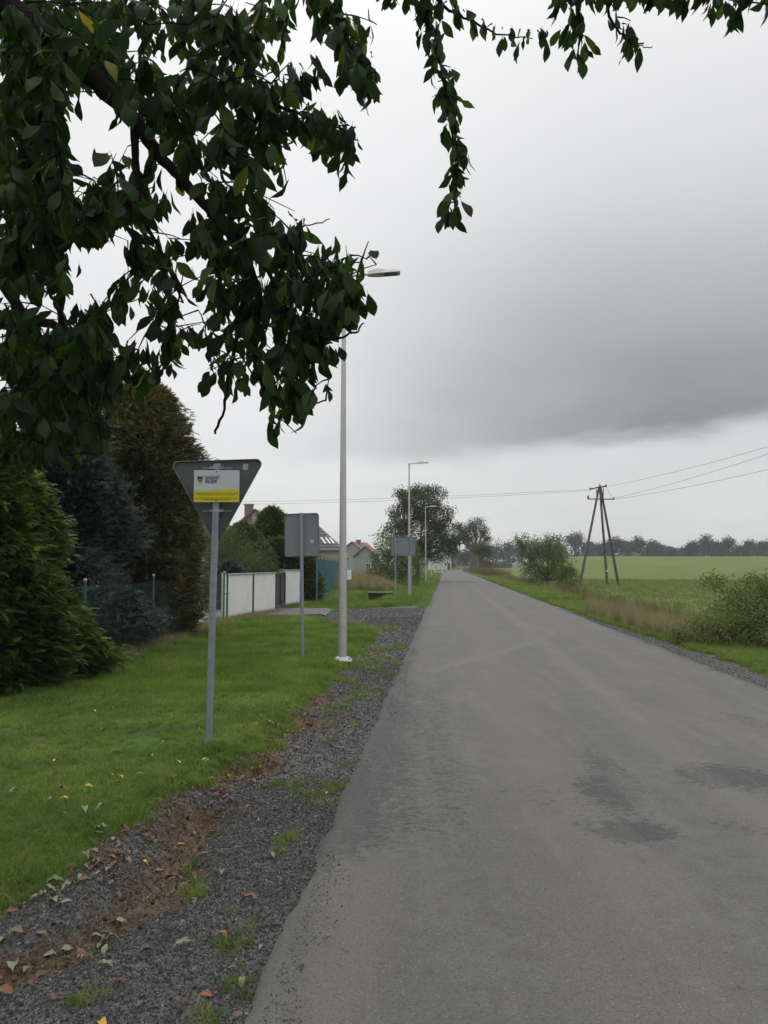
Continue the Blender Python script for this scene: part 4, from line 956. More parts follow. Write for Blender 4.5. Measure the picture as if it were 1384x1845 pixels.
# culvert
xc, yc = at(687, 44.4), 44.4
cv_ = empty('culvert', (xc, yc, -.05), 0, 'concrete culvert slab over the dark ditch opening', 'culvert')
MB().box((0, .05, .045), (1.55, .4, .07)).build('slab', M_CONC, cv_, .008)
MB().box((0, .12, -.35), (1.5, .2, .70)).build('headwall', M_DARKC, cv_)  # dark colour stands in for the shade inside the ditch opening
MB().tube([(0.1, -.02, -.42), (0.1, .02, -.42)], .26, 20).build('pipe_mouth_shade', M_BLACK, cv_)  # solid black disc, painting the darkness of the pipe hole
xs_, ys_ = at(606, 51), 51
tag(MB().box((0, 0, .05), (.85, .3, .12)).build('concrete_slab', M_DARKC), 'brown concrete slab lying in the grass left of the first lamp', 'slab')
bpy.data.objects['concrete_slab'].location = (xs_, ys_, hz(xs_, ys_))

# ============================================================ signs
def rounded(pts, r, n=6):
    out = []; m_ = len(pts)
    for i in range(m_):
        p0, p, p1 = Vector(pts[i-1]), Vector(pts[i]), Vector(pts[(i+1) % m_])
        a = (p0-p).normalized(); b = (p1-p).normalized(); ang = math.acos(a.dot(b)); q = r/math.tan(ang/2); c = p+(a+b).normalized()*(r/math.sin(ang/2))
        s = p+a*q; e = p+b*q; va = s-c; vb = e-c
        for k in range(n+1):
            u = k/n; tt = va.angle(vb); w0 = math.sin((1-u)*tt)/math.sin(tt); w1 = math.sin(u*tt)/math.sin(tt); out.append(c+va*w0+vb*w1)
    return out
def plate(outline, y0, y1, rimd, name_mat, rim_mat, parent, name='plate'):
    """outline in local x,z; plate from y0 to y1 (y0 nearer the viewer) with folded rim toward the viewer"""
    MB().poly([(p.x, y0, p.y) for p in outline], (0, y1-y0, 0)).build(name, name_mat, parent)
    rm = MB(); n = len(outline); c = sum(outline, Vector((0, 0)))/n
    inn = [p+(c-p).normalized()*.012 for p in outline]
    b = len(rm.v)
    for p in outline: rm.v += [(p.x, y0-.001, p.y), (p.x, y0-rimd, p.y)]
    for p in inn: rm.v += [(p.x, y0-.001, p.y), (p.x, y0-rimd, p.y)]
    for i in range(n):
        j = (i+1) % n
        rm.f += [[2*i, 2*j, 2*j+1, 2*i+1], [2*i+1, 2*j+1, 2*n+2*j+1, 2*n+2*i+1], [2*n+2*i+1, 2*n+2*j+1, 2*n+2*j, 2*n+2*i]]; rm.sm += [True]*3
    rm.build('rim', rim_mat, parent)
# --- give way sign seen from behind
X1, Y1 = at(381, 6.76), 6.76
z1 = hz(X1, Y1)
s1 = empty('road_sign', (X1, Y1, z1), 0, 'back of a triangular road sign carrying a white and yellow notice board', 'road sign')
def loc1(px, py, Y=Y1): p = P(px, py, Y); return p-Vector((X1, Y1, z1))
top1 = loc1(391.5, 838); tk = Vector((0, 0, 1)); 
MB().tube([(0, 0, -.3), (top1.x*.5, 0, top1.z*.5), (top1.x, 0, top1.z)], .0295, 16).build('pole', M_GALV, s1)
MB().tube([(top1.x, 0, top1.z), (top1.x, 0, top1.z+.01)], .031, 14).build('pole_cap', M_STICK, s1)
A3 = [loc1(px, py, Y1+.05) for px, py in ((306, 832), (391, 985), (478, 826.5))]
ol = rounded([(p.x, p.z) for p in A3], .045, 8)
tri = empty('sign_plate', (0, 0.05, 0)); tri.parent = s1
bpy.data.objects.remove(tri)
plate(ol, .05, .054, .018, M_SIGNB, M_RIM, s1)
for py_, w_ in ((843.5, .26), (920.5, .26)):
    c = loc1(391, py_, Y1+.03); MB().box((c.x, .046, c.z), (w_, .010, .018)).box((c.x, .020, c.z), (.115, .03, .010)).build('clamp', M_GALV, s1)
    cl = MB().tube([(c.x-.0, 0, c.z-.012), (c.x, 0, c.z+.012)], .0325, 16); cl.box((c.x-.045, .012, c.z), (.03, .02, .022)).box((c.x+.045, .012, c.z), (.03, .02, .022)); cl.build('clamp_band', M_PLATE, s1)
c = loc1(442, 841, Y1+.04); MB().box((c.x, .0475, c.z), (.046, .003, .055), 0, 0, R(4)).build('sticker', M_STICK, s1)
# notice board in front of the pole
yb = -.036
bl, br = loc1(349, 905, Y1+yb), loc1(430.5, 904.5, Y1+yb); tl_, tr_ = loc1(350, 847, Y1+yb), loc1(432, 847.5, Y1+yb)
bx0, bx1 = (bl.x+tl_.x)/2, (br.x+tr_.x)/2; bz0, bz1 = (bl.z+br.z)/2, (tl_.z+tr_.z)/2; bw, bh = bx1-bx0, bz1-bz0
nb = MB().box(((bx0+bx1)/2, yb, (bz0+bz1)/2), (bw, .006, bh)).build('notice_board', M_WHITE, s1)
wave = [(0, .012), (1, .012), (1, .385), (.93, .40), (.8, .408), (.66, .405), (.54, .395), (.44, .375), (.34, .358), (.2, .350), (.1, .352), (0, .36)]
MB().poly([(bx0+.002+(bw-.004)*u, yb-.0042, bz0+bh*v) for u, v in wave]).build('yellow_band', M_YELLOW, nb)
tx = MB()
for row, (v, a, b) in enumerate(((.275, .05, .93), (.225, .10, .88), (.125, .04, .95), (.085, .22, .76))):
    u = a; rr = random.Random(row)
    while u < b:
        L_ = rr.uniform(.02, .07)
        tx.box((bx0+bw*(u+L_/2), yb-.0052, bz0+bh*v), (bw*L_*.86, .001, bh*.017)); u += L_+.006
tag(tx.build('small_print', simple('olive_print', (.16, .13, .01), .6, 0, .1, 9, 0), nb), kind='stuff')
MB().box((bx0+bw*.33, yb-.0045, bz0+bh*.84), (bw*.52, .001, bh*.006)).build('thin_line', M_STICK, nb)
for v in (.955, .045): MB().tube([(bx0+bw*.5, yb-.003, bz0+bh*v), (bx0+bw*.5, yb-.009, bz0+bh*v)], .006, 10).build('screw', M_STEELD, nb)
def text(body, x, z, size, parent, mat_, y):
    cu_ = bpy.data.curves.new('lettering', 'FONT'); cu_.body = body; cu_.size = size; cu_.extrude = .0004; cu_.space_character = 1.02; cu_.offset = size*.028
    to = bpy.data.objects.new('lettering', cu_); C.objects.link(to); bpy.context.view_layer.update()
    me = bpy.data.meshes.new_from_object(to.evaluated_get(bpy.context.evaluated_depsgraph_get())); bpy.data.objects.remove(to)
    o = link('lettering', me, mat_, parent); o.rotation_euler = (R(90), 0, 0); o.location = (x, y, z); return o
text('DOLNY', bx0+bw*.248, bz0+bh*.715, .036, nb, M_BLACK, yb-.0045)
text('ŚLĄSK', bx0+bw*.248, bz0+bh*.605, .036, nb, M_BLACK, yb-.0045)
# emblem: yellow shield with a black spread eagle and pale crescent
ex, ez, es = bx0+bw*.135, bz0+bh*.70, .030
sh = [(-.85, .9), (.85, .9), (.85, 0), (.7, -.5), (.35, -.9), (0, -1.1), (-.35, -.9), (-.7, -.5), (-.85, 0)]
em = MB().poly([(ex+es*a*.9, yb-.0044, ez+es*b*1.15) for a, b in sh]).build('emblem', M_YELLOW, nb)
eg = MB()
for s in (-1, 1):
    eg.poly([(ex+s*es*a, yb-.0049, ez+es*b) for a, b in ((.05, .1), (.2, .75), (.45, .95), (.8, .9), (.8, .2), (.55, -.25), (.25, -.35), (.05, -.3))][::s])
eg.box((ex, yb-.0050, ez+es*.25), (es*.34, .0006, es*1.3)); eg.box((ex, yb-.0050, ez-es*.75), (es*.3, .0006, es*.35))
eg.build('eagle', M_BLACK, em)
cr = MB()
for i in range(9):
    a0, a1 = math.pi*(1.12+.76*i/9), math.pi*(1.12+.76*(i+1)/9)
    cr.poly([(ex+es*.6*math.cos(a0), yb-.0056, ez+es*(.55+.6*math.sin(a0))), (ex+es*.6*math.cos(a1), yb-.0056, ez+es*(.55+.6*math.sin(a1))), (ex+es*.48*math.cos(a1), yb-.0056, ez+es*(.60+.5*math.sin(a1))), (ex+es*.48*math.cos(a0), yb-.0056, ez+es*(.60+.5*math.sin(a0)))])
cr.build('crescent', M_WHITE, em)
# --- rectangular sign back
X2, Y2 = at(547, 12.9), 12.9; z2 = hz(X2, Y2)
s2 = empty('road_sign', (X2, Y2, z2), 0, 'back of an upright rectangular road sign on a slightly leaning pole', 'road sign')
def loc2(px, py, Y=Y2): return P(px, py, Y)-Vector((X2, Y2, z2))
tp2 = loc2(543, 924)
MB().tube([(0, 0, -.3), tuple(Vector((0, 0, -.3)).lerp(tp2, .5)), tuple(tp2)], .030, 14).build('pole', M_GALV, s2)
c4 = [loc2(px, py, Y2+.05) for px, py in ((513, 1003.5), (576, 1002), (574.5, 924), (513, 926))]
plate(rounded([(p.x, p.z) for p in c4], .05, 6), .05, .054, .02, M_SIGNB2, M_RIM, s2)
for py_ in (929, 999):
    c = loc2(544, py_, Y2+.03); MB().box((c.x, .044, c.z), (.30, .010, .02)).tube([(c.x, 0, c.z-.015), (c.x, 0, c.z+.015)], .034, 14).build('clamp', M_GALV, s2)
c = loc2(562, 975.5, Y2+.04); MB().box((c.x, .0475, c.z), (.06, .003, .065)).build('sticker', M_STICK, s2)
# --- far wide sign back on two posts
X3, Y3 = at(713, 33.5), 33.5; z3 = hz(X3, Y3)
s3 = empty('town_sign', (X3, Y3, z3), 0, 'back of a wide rectangular sign on two posts beside the second lamp', 'road sign')
def loc3(px, py, Y=Y3): return P(px, py, Y)-Vector((X3, Y3, z3))
for px in (712.5, 740.5):
    b = loc3(px, 968); MB().tube([(b.x, 0, -.3), (b.x, 0, b.z)], .032, 10).build('post', M_GALV, s3)
c4 = [loc3(px, py, Y3+.05) for px, py in ((704, 1001), (749, 1001.5), (749.5, 967), (704, 967.5))]
plate(rounded([(p.x, p.z) for p in c4], .04, 4), .05, .055, .03, M_SIGNB2, M_RIM, s3)
for py_ in (973, 995):
    a, b = loc3(706, py_), loc3(747.5, py_); MB().box(((a.x+b.x)/2, .042, a.z), (b.x-a.x, .014, .035)).build('rail', M_GALV, s3)
c = loc3(744, 996.5, Y3+.03); MB().box((c.x, .030, c.z), (.06, .003, .06)).build('sticker', M_STICK, s3)

# ============================================================ street lamps
HL = 6.45
def lamp(name='street_lamp'):
    l = empty(name)
    MB().tube([(0, 0, .03), (0, 0, .06), (0, 0, 1.12)], [.070, .070, .0675], 20).build('pole_base', M_POLE, l)
    MB().tube([(0, 0, 1.12), (0, 0, 3.5), (0, 0, HL)], [.0645, .049, .030], 20).build('pole', M_POLE, l)
    b = MB(); b.box((0, 0, .018), (.30, .30, .022)); b.build('base_plate', M_STEELD, l)
    sk = MB(); q = .155
    vv = [(-q, -q, .030), (q, -q, .030), (q, q, .030), (-q, q, .030), (-q*.97, -q*.97, .045), (q*.97, -q*.97, .045), (q*.97, q*.97, .045), (-q*.97, q*.97, .045), (-.085, -.085, .095), (.085, -.085, .095), (.085, .085, .095), (-.085, .085, .095)]
    sk.v = vv; sk.f = [[0, 1, 5, 4], [1, 2, 6, 5], [2, 3, 7, 6], [3, 0, 4, 7], [4, 5, 9, 8], [5, 6, 10, 9], [6, 7, 11, 10], [7, 4, 8, 11], [8, 9, 10, 11]]; sk.sm = [False]*9
    sk.build('base_cover', M_PLATE, l)
    for sx in (-1, 1):
        for sy in (-1, 1): MB().tube([(sx*.118, sy*.118, .04), (sx*.118, sy*.118, .085)], [.018, .014], 8).build('anchor_cap', M_CONC, l)
    MB().tube([(0, 0, HL-.16), (0, 0, HL+.02)], .038, 12).build('collar', M_POLE, l)
    MB().tube([(.0, 0, HL-.02), (.22, 0, HL+.012), (.44, 0, HL+.03)], [.026, .024, .022], 10).build('arm', M_POLE, l)
    # flat luminaire: thin body thicker near the arm, glass below
    hd = MB(); prof = [(.40, .05, -.028, .030), (.50, .085, -.030, .060), (.62, .10, -.028, .058), (.70, .10, -.026, .036), (.92, .10, -.022, .034), (.95, .09, -.018, .028)]
    for (x, wy, zb, zt) in prof:
        zo = HL+.03+(x-.4)*.06
        hd.v += [(x, -wy, zo+zb), (x, wy, zo+zb), (x, wy*.8, zo+zt), (x, -wy*.8, zo+zt)]
    for i in range(len(prof)-1):
        for k in range(4): k2 = (k+1) % 4; hd.f.append([4*i+k, 4*i+k2, 4*(i+1)+k2, 4*(i+1)+k]); hd.sm.append(False)
    e = 4*(len(prof)-1); hd.f += [[3, 2, 1, 0], [e, e+1, e+2, e+3]]; hd.sm += [False]*2
    hd_ = hd.build('lamp_head', M_POLE, l, .004)
    MB().box((.79, 0, HL+.03+.39*.06-.028), (.22, .15, .006), 0, 0, R(-3.4)).build('lens', M_GLASS, hd_)
    MB().box((.60, 0, HL+.1), (.03, .03, .035)).build('sensor_cap', M_STEELD, hd_)
    return l
lp = lamp()
spots_l = [(at(618, 12.65), 12.65), (at(737.5, 36.9), 36.9), (at(767, 65), 65), (.08*92-1.7, 92), (.08*120-1.7, 120), (.08*148-1.7, 148), (float(roadx(176))-1.8, 176), (float(roadx(204))-1.9, 204), (at(812.5, 285), 285)]
LL = ['nearest tall steel street lamp with a yellow sticker and white base cover', 'second street lamp standing behind the wide sign with two posts', 'third street lamp in front of the large roadside tree', 'fourth street lamp nearly lost in the crown of the roadside tree', 'fifth street lamp along the left roadside past the big tree', 'sixth street lamp along the left roadside near the white pipe frame', 'seventh street lamp small in front of the pale house', 'eighth street lamp small beside the pale house', 'farthest street lamp where the road bends right']
for i, (x, y) in enumerate(spots_l):
    o = lp if i == 0 else copy_tree(lp)
    o.location = (x, y, hz(x, y)-(.0 if i else .0)); o['label'] = LL[i]; o['category'] = 'street lamp'; o['group'] = 'street lamps along the left side of the road'
L1 = spots_l[0]; zl = hz(*L1)
def onpole(px, py, name, m_, wz, dzz, front=True, ang=0):
    p = P(px, py, L1[1])-Vector((L1[0], L1[1], zl)); r = .069 if p.z < 1.12 else .0625
    mb = MB(); n = 5
    for i in range(n+1):
        a = ang+(-.5+i/n)*wz/r; mb.v += [(r*math.sin(a)*1.01, -r*math.cos(a)*1.01, p.z-dzz/2), (r*math.sin(a)*1.01, -r*math.cos(a)*1.01, p.z+dzz/2)]
    for i in range(n): mb.f.append([2*i, 2*i+2, 2*i+3, 2*i+1]); mb.sm.append(True)
    return mb.build(name, m_, lp)
onpole(617.5, 1111, 'warning_sticker', M_YELLOW, .040, .055, ang=-.02)
onpole(623, 1001, 'yellow_sticker', M_YELLOW, .05, .07, ang=1.0)
for py in (1095, 1129): onpole(618, py, 'lock_hole', M_BLACK, .014, .016)
wtri = MB(); p = P(617.5, 1111, L1[1])-Vector((L1[0], L1[1], zl)); wtri.poly([(-.012, -.0712, p.z-.012), (.012, -.0712, p.z-.012), (0, -.0712, p.z+.014)]); wtri.build('warning_triangle', M_BLACK, lp)
# white notice on a stake in the grass seen beside the lamp
xs, ys2 = at(629.5, 40), 40.0
nt2 = empty('paper_notice', (xs, ys2, hz(xs, ys2)), 0, 'small white paper notice on a stake just right of the nearest lamp pole', 'notice')
zt = P(630, 1035.5, 40).z-hz(xs, ys2)
MB().box((0, .02, zt/2), (.03, .03, zt+.4)).build('stake', M_WOOD, nt2); MB().box((0, 0, zt), (.22, .01, .50)).build('sheet', M_PAPER, nt2)
MB().box((0, -.007, zt-.03), (.20, .003, .012)).build('printed_line', M_STICK, nt2)
# white pipe frame
wf = empty('pipe_frame', (at(782, 140), 140, hz(at(782, 140), 140)), 0, 'white pipe frame with two cross bars beside the far left road edge', 'frame')
fr = MB()
for x in (0, 1.5): MB().tube([(x, 0, 0), (x, 0, 2.6)], .06, 8).build('upright', M_FRAME, wf)
for z in (.25, 2.55): MB().tube([(.07, 0, z), (1.43, 0, z)], .05, 8).build('cross_bar', M_FRAME, wf)
# board fence under the old trees
bf = empty('board_fence', (at(834, 165), 165, hz(at(834, 165), 165)), R(25), 'weathered board fence with pale tops beside the old tree', 'fence')
sm = MB().box((0, 0, .5), (.16, .03, 1.1)).mesh('board'); 
for i in range(12): o = link('board', sm, M_WOOD, bf); o.location = (i*.19, 0, 0)
MB().box((1.05, 0, 1.08), (2.3, .12, .07)).build('top_rail', M_FRAME, bf)
bpy.ops.object.select_all(action='DESELECT') if False else None

# ============================================================ timber pylon and wires
Yp = 60.5; Xp = at(1081, Yp); zp = hz(Xp, Yp)
pl = empty('timber_pylon', (Xp, Yp, zp), 0, 'three legged timber power pylon standing in the field', 'power pylon')
def lp3(px, py, Y=Yp): return P(px, py, Y)-Vector((Xp, Yp, zp))
for (pt, pb, Yb) in (((1077.5, 888), (1042, 1048), 59), ((1081.5, 885), (1093, 1056), 60.5), ((1084, 888), (1113.5, 1052), 61.5)):
    a = lp3(*pt); xb = at(pb[0], Yb)-Xp; zb = hz(at(pb[0], Yb), Yb)-zp-.2
    e = a+(a-Vector((xb, Yb-Yp, zb)))*.06
    MB().tube([(xb, Yb-Yp, zb), tuple(Vector((xb, Yb-Yp, zb)).lerp(a, .5)), tuple(e)], [.115, .10, .08], 10).build('leg', M_WOODP, pl)
c = lp3(1093, 1028.5, 60.3); MB().box((c.x, c.y-.12, c.z), (.12, .02, .14)).build('number_plate', M_FRAME, pl)
a, b = lp3(1062, 882), lp3(1093, 876)
MB().tube([tuple(a), tuple(a.lerp(b, .5)+Vector((0, 0, .04))), tuple(b)], .055, 8).build('top_arm', M_STEELD, pl)
a, b = lp3(1059, 899), lp3(1106, 899.5)
MB().tube([tuple(a), tuple(b)], .045, 8).build('lower_arm', M_STEELD, pl)
a = lp3(1081, 872); MB().tube([(a.x, 0, a.z-.9), tuple(a)], .04, 8).build('peak_pin', M_STEELD, pl)
for px, py, h_ in ((1060, 899, .30), (1092, 876, .14), (1106, 899.5, .14), (1064, 881.5, .12)):
    p = lp3(px, py); MB().tube([tuple(p), (p.x, p.y, p.z+h_*.4), (p.x, p.y, p.z+h_)], [.05, .085, .045], 10).build('insulator', M_CERAM, pl)
for (p0, p1) in (((1075, 882), (1075.5, 896)), ((1087, 879), (1087, 896))):
    MB().tube([tuple(lp3(*p0)), tuple(lp3(*p1))], .04, 6).build('bracket', M_STEELD, pl)
MB().tube([tuple(lp3(1093, 878)), tuple(lp3(1097, 888)), tuple(lp3(1106, 898))], .012, 5).build('jumper', M_WIRE, pl)
def wire(a, b, sag, label, n=24):
    pts = []
    for i in range(n+1):
        u = i/n; p = a.lerp(b, u); pts.append((p.x, p.y, p.z-sag*4*u*(1-u)))
    o = MB().tube(pts, .010, 5, cap=False).build('power_line', M_WIRE); tag(o, label, 'wire', 'overhead power lines')
def ext(a, px, py, Y, k): b = P(px, py, Y); return a+(b-a)*k
a = P(1061, 881.5, Yp); wire(a, ext(a, 450, 896, 75, 1.7), .45, 'upper of the overhead lines running left from the pylon')
a = P(1061, 884, Yp); wire(a, ext(a, 450, 898.5, 75, 1.7), .55, 'lower of the overhead lines running left from the pylon')
a = P(1093, 876.5, Yp); wire(a, ext(a, 1384, 795, 40, 1.5), .32, 'topmost overhead line running right from the pylon')
a = P(1107, 897.5, Yp); wire(a, ext(a, 1384, 808, 40, 1.5), .32, 'middle overhead line running right from the pylon')
a = P(1107, 899.5, Yp); wire(a, ext(a, 1384, 838, 40, 1.5), .26, 'lowest overhead line running right from the pylon')
for px, tp_y in ((937, 0), (1212, 975), (1346, 970)):
    pass

# ============================================================ cherry tree overhead
LEAF_PROF = [(0, .0), (.10, .24), (.28, .64), (.48, .95), (.66, 1.0), (.82, .74), (.92, .30), (1.0, .0)]
def cherry_leaf(seed, L_=1.0, W=.46, fold=.18, curl=.25, torn=False):
    r = random.Random(seed); V = []; F = []
    # petiole
    V += [(-.006, -.17, .02), (.006, -.17, .02), (.008, 0, 0), (-.008, 0, 0)]; F.append((0, 1, 2, 3))
    b = len(V)
    for (u, w_) in LEAF_PROF:
        zc = -curl*u*u+.03*math.sin(u*9+seed); ww = W/2*w_*(1+r.uniform(-.08, .08))
        if torn and u > .4: ww *= r.uniform(.4, 1.1)
        V += [(-ww, u*L_, zc+fold*ww), (0, u*L_, zc), (ww, u*L_, zc+fold*ww)]
    n = len(LEAF_PROF)
    for i in range(n-1):
        q = b+3*i; F.append((q, q+1, q+4, q+3)); F.append((q+1, q+2, q+5, q+4))
    return V, F
LV = [cherry_leaf(1, 1, .44, .3, .3), cherry_leaf(2, 1, .38, .45, .5), cherry_leaf(3, 1, .49, .2, .15), cherry_leaf(4, 1, .36, .6, .65, True)]
ct = empty('cherry_tree', (-3.9, 3.4, hz(-3.9, 3.4)), 0, 'cherry tree whose leafy branches hang in from the top left of the photo', 'tree')
ORG = Vector(ct.location)
bark = MB()
nodes = []           # branch nodes in world space that twigs can start from
def limb(pts, rads, n=9, sub=5, reg=True):
    P_ = [Vector(p) for p in pts]; out = []; rr = []
    for i in range(len(P_)-1):
        p0 = P_[max(i-1, 0)]; p1 = P_[i]; p2 = P_[i+1]; p3 = P_[min(i+2, len(P_)-1)]
        for k in range(sub):
            u = k/sub; q = .5*((2*p1)+(p2-p0)*u+(2*p0-5*p1+4*p2-p3)*u*u+(3*p1-p0-3*p2+p3)*u**3)
            out.append(q+Vector([random.gauss(0, .004) for _ in range(3)])); rr.append((rads[i]+(rads[i+1]-rads[i])*u)*random.uniform(.93, 1.1))
    out.append(P_[-1]); rr.append(rads[-1])
    bark.tube([tuple(q-ORG) for q in out], rr, n)
    if reg: nodes.extend(out)
    return out
def I(*a): return [P(*q) for q in a]
limb([(-3.9, 3.4, -.3), (-3.85, 3.4, .8), (-3.75, 3.45, 1.9), (-3.5, 3.5, 2.9), (-3.0, 3.55, 3.9)], [.24, .18, .16, .14, .12], 14)
limb([(-3.5, 3.5, 2.9)]+I((-260, -60, 3.4), (-60, -30, 3.4), (60, 55, 3.4), (135, 115, 3.35), (200, 170, 3.3), (245, 222, 3.3), (285, 275, 3.3), (335, 330, 3.25), (385, 385, 3.2), (425, 420, 3.2), (460, 450, 3.2)), [.11, .095, .08, .062, .052, .042, .032, .026, .022, .020, .018, .014], 12)
limb([(-3.0, 3.55, 3.9), (-1.9, 3.6, 4.6), (-.6, 3.5, 4.75), (.4, 3.3, 4.7), (1.4, 3.2, 4.65), (2.3, 3.1, 4.5)], [.11, .08, .05, .035, .022, .01], 10)
limb([(-3.75, 3.45, 1.9), (-3.2, 4.0, 2.5)]+I((-100, 420, 4.6), (40, 560, 4.4), (120, 600, 4.2), (185, 700, 4.1)), [.09, .07, .045, .03, .02, .008], 9)
limb([(-3.7, 3.5, 2.2), (-2.9, 4.3, 3.0)]+I((-120, 250, 4.9), (10, 300, 4.6), (100, 350, 4.4), (110, 560, 4.1), (118, 650, 4.0)), [.08, .06, .045, .036, .024, .016, .006], 9)
limb([(-3.0, 3.55, 3.9), (-2.7, 2.4, 4.6), (-2.4, 1.0, 4.9), (-2.0, -.6, 5.0)], [.10, .07, .045, .02], 8)
limb([(-3.0, 3.55, 3.9), (-3.6, 4.9, 5.0), (-3.9, 6.0, 5.6)], [.10, .06, .02], 8)
limb([(-3.5, 3.5, 2.9), (-4.6, 3.0, 4.0), (-5.5, 2.6, 4.6)], [.10, .06, .02], 8)
limb([(-3.0, 3.55, 3.9), (-3.1, 3.3, 5.2), (-3.0, 3.1, 6.3)], [.10, .06, .02], 8)
limb([(-1.9, 3.6, 4.6), (-1.2, 2.2, 5.1), (-.3, 1.0, 5.3)], [.05, .03, .015], 8)
# side branches traced from the picture, each at its own distance
limb(I((245, 222, 3.3), (243, 290, 3.3), (252, 335, 3.25), (262, 400, 3.2), (300, 470, 3.2), (330, 545, 3.15)), [.020, .017, .014, .010, .008, .004], 7)
limb(I((385, 385, 3.2), (440, 470, 3.2), (436, 545, 3.2), (425, 620, 3.2), (413, 672, 3.2), (404, 735, 3.2), (388, 782, 3.2)), [.016, .014, .011, .009, .007, .006, .005], 7)
limb(I((425, 420, 3.2), (465, 520, 3.2), (460, 630, 3.2), (470, 690, 3.2), (505, 718, 3.2), (545, 727, 3.2), (587, 722, 3.2)), [.014, .012, .010, .008, .006, .004, .003], 7)
limb(I((460, 450, 3.2), (500, 435, 3.2), (527, 432, 3.2), (519, 460, 3.15), (522, 485, 3.1), (555, 510, 3.1), (580, 525, 3.1)), [.012, .011, .010, .009, .008, .006, .004], 7)
limb(I((500, 560, 3.1), (560, 605, 3.1), (610, 608, 3.1), (640, 597, 3.1), (656, 583, 3.1)), [.006, .005, .005, .004, .003], 6)
limb(I((460, 450, 3.2), (520, 560, 3.15), (500, 560, 3.1)), [.01, .007, .006], 6)
limb(I((548, 505, 3.1), (590, 487, 3.1), (625, 478, 3.1), (652, 470, 3.1)), [.005, .004, .003, .002], 6)
limb(I((500, 435, 3.2), (550, 407, 3.2), (595, 394, 3.2)), [.004, .003, .002], 6)
limb(I((330, -60, 3.6), (400, 60, 3.4), (440, 120, 3.3), (475, 165, 3.25), (520, 200, 3.2), (590, 225, 3.2), (640, 240, 3.15)), [.02, .014, .011, .009, .007, .005, .003], 7)
limb(I((505, -70, 3.3), (516, 20, 3.3), (505, 90, 3.3), (490, 130, 3.3)), [.008, .006, .004, .003], 6)
limb(I((600, -80, 3.4), (606, 10, 3.4), (622, 70, 3.4), (650, 110, 3.4)), [.012, .008, .006, .003], 6)
limb(I((720, -100, 3.5), (765, -20, 3.5), (770, 60, 3.5), (790, 110, 3.5), (806, 180, 3.5), (818, 260, 3.5), (822, 330, 3.5), (816, 400, 3.5)), [.014, .012, .009, .008, .006, .005, .004, .002], 7)
limb(I((770, -70, 3.6), (790, 2, 3.6), (850, 35, 3.6), (905, 62, 3.6), (960, 70, 3.6)), [.012, .008, .006, .004, .002], 6)
limb(I((1040, -90, 3.6), (1044, 20, 3.6), (1044, 80, 3.6), (1042, 130, 3.6)), [.010, .007, .004, .002], 6)
limb(I((1080, -90, 3.6), (1100, 30, 3.6), (1130, 70, 3.6), (1150, 84, 3.6), (1176, 84, 3.6)), [.010, .007, .004, .003, .002], 6)
limb(I((1130, -70, 3.5), (1190, -20, 3.5), (1260, -10, 3.4), (1330, 0, 3.4), (1400, 12, 3.35)), [.014, .009, .007, .005, .003], 6)
GRID = ["#############+##+.", "###+#########.+#+.", "#######+####+..#+.", "###+########+#+##.", "###++########+..#.", "###..+#########++.", "###...+######+##..", "###++##+####+.+#..",
        "###+###.+##++.....", "########.####+....", "#####+++####++....", "###..+###########.", "###+.+##+#########", "+++.+###+########.", "##+##++#++######..", "#####++########...",
        "########.+++###...", "#######..++++##...", "####+.....+.##....", "#####.......++....", "###++.............", "++................"]
def occ(px, py):
    c, r = int(px//40), int(py//40)
    if px < 0 or py < 0: return 1.0
    if r >= len(GRID) or c >= len(GRID[0]): return None
    return {'#': 1.0, '+': .5, '.': 0.0}[GRID[r][c]]
leafL, leafD, leafS, leafK = [], [], [], []
twig = MB()
def cluster(c, start, nl, down=1.0, test=True, smin=.068, smax=.132, big=True):
    """a spur with hanging leaves at c, joined to the nearest branch"""
    c = Vector(c); s = Vector(start); mid = s.lerp(c, .5)+Vector((0, 0, .05*(c-s).length))
    ok = 0
    ax = (c-s).normalized() if (c-s).length > .02 else Vector((0, 0, -1))
    for i in range(nl):
        d = Vector((random.gauss(0, .30), random.gauss(0, .30), -down*random.uniform(.55, 1.0)))+ax*.35
        d.normalize(); L_ = random.uniform(smin, smax); o_ = c-ax*random.uniform(0, .10)+Vector([random.gauss(0, .012) for _ in range(3)])+d*.028
        if test:
            m_ = o_+d*L_*.55; t_ = o_+d*L_*.95; v = occ(*proj(m_)); v2 = occ(*proj(t_))
            if v is None or v2 is None or random.random() > min(v, v2+.25): continue
        if any(655 < proj(o_+d*L_*k)[0] < 735 and 465 < proj(o_+d*L_*k)[1] < 515 for k in (.2, .6, 1.0) if (o_+d*L_*k).y > .5): continue   # no twig reaches past the lamp head
        leafL.append(o_); leafD.append(d); leafS.append(L_); leafK.append(big); ok += 1
    if ok and (c-s).length > .02:
        nodes.append(c)
        twig.tube([tuple(s-ORG), tuple(mid-ORG), tuple(c-ORG)], [.0042, .003, .002], 5, cap=False)
    return ok
ND = None
def nearest(c):
    global ND
    if ND is None or len(ND) != len(nodes): ND = np.array([tuple(n) for n in nodes])
    return Vector(ND[np.argmin(((ND-np.array(c))**2).sum(1))])
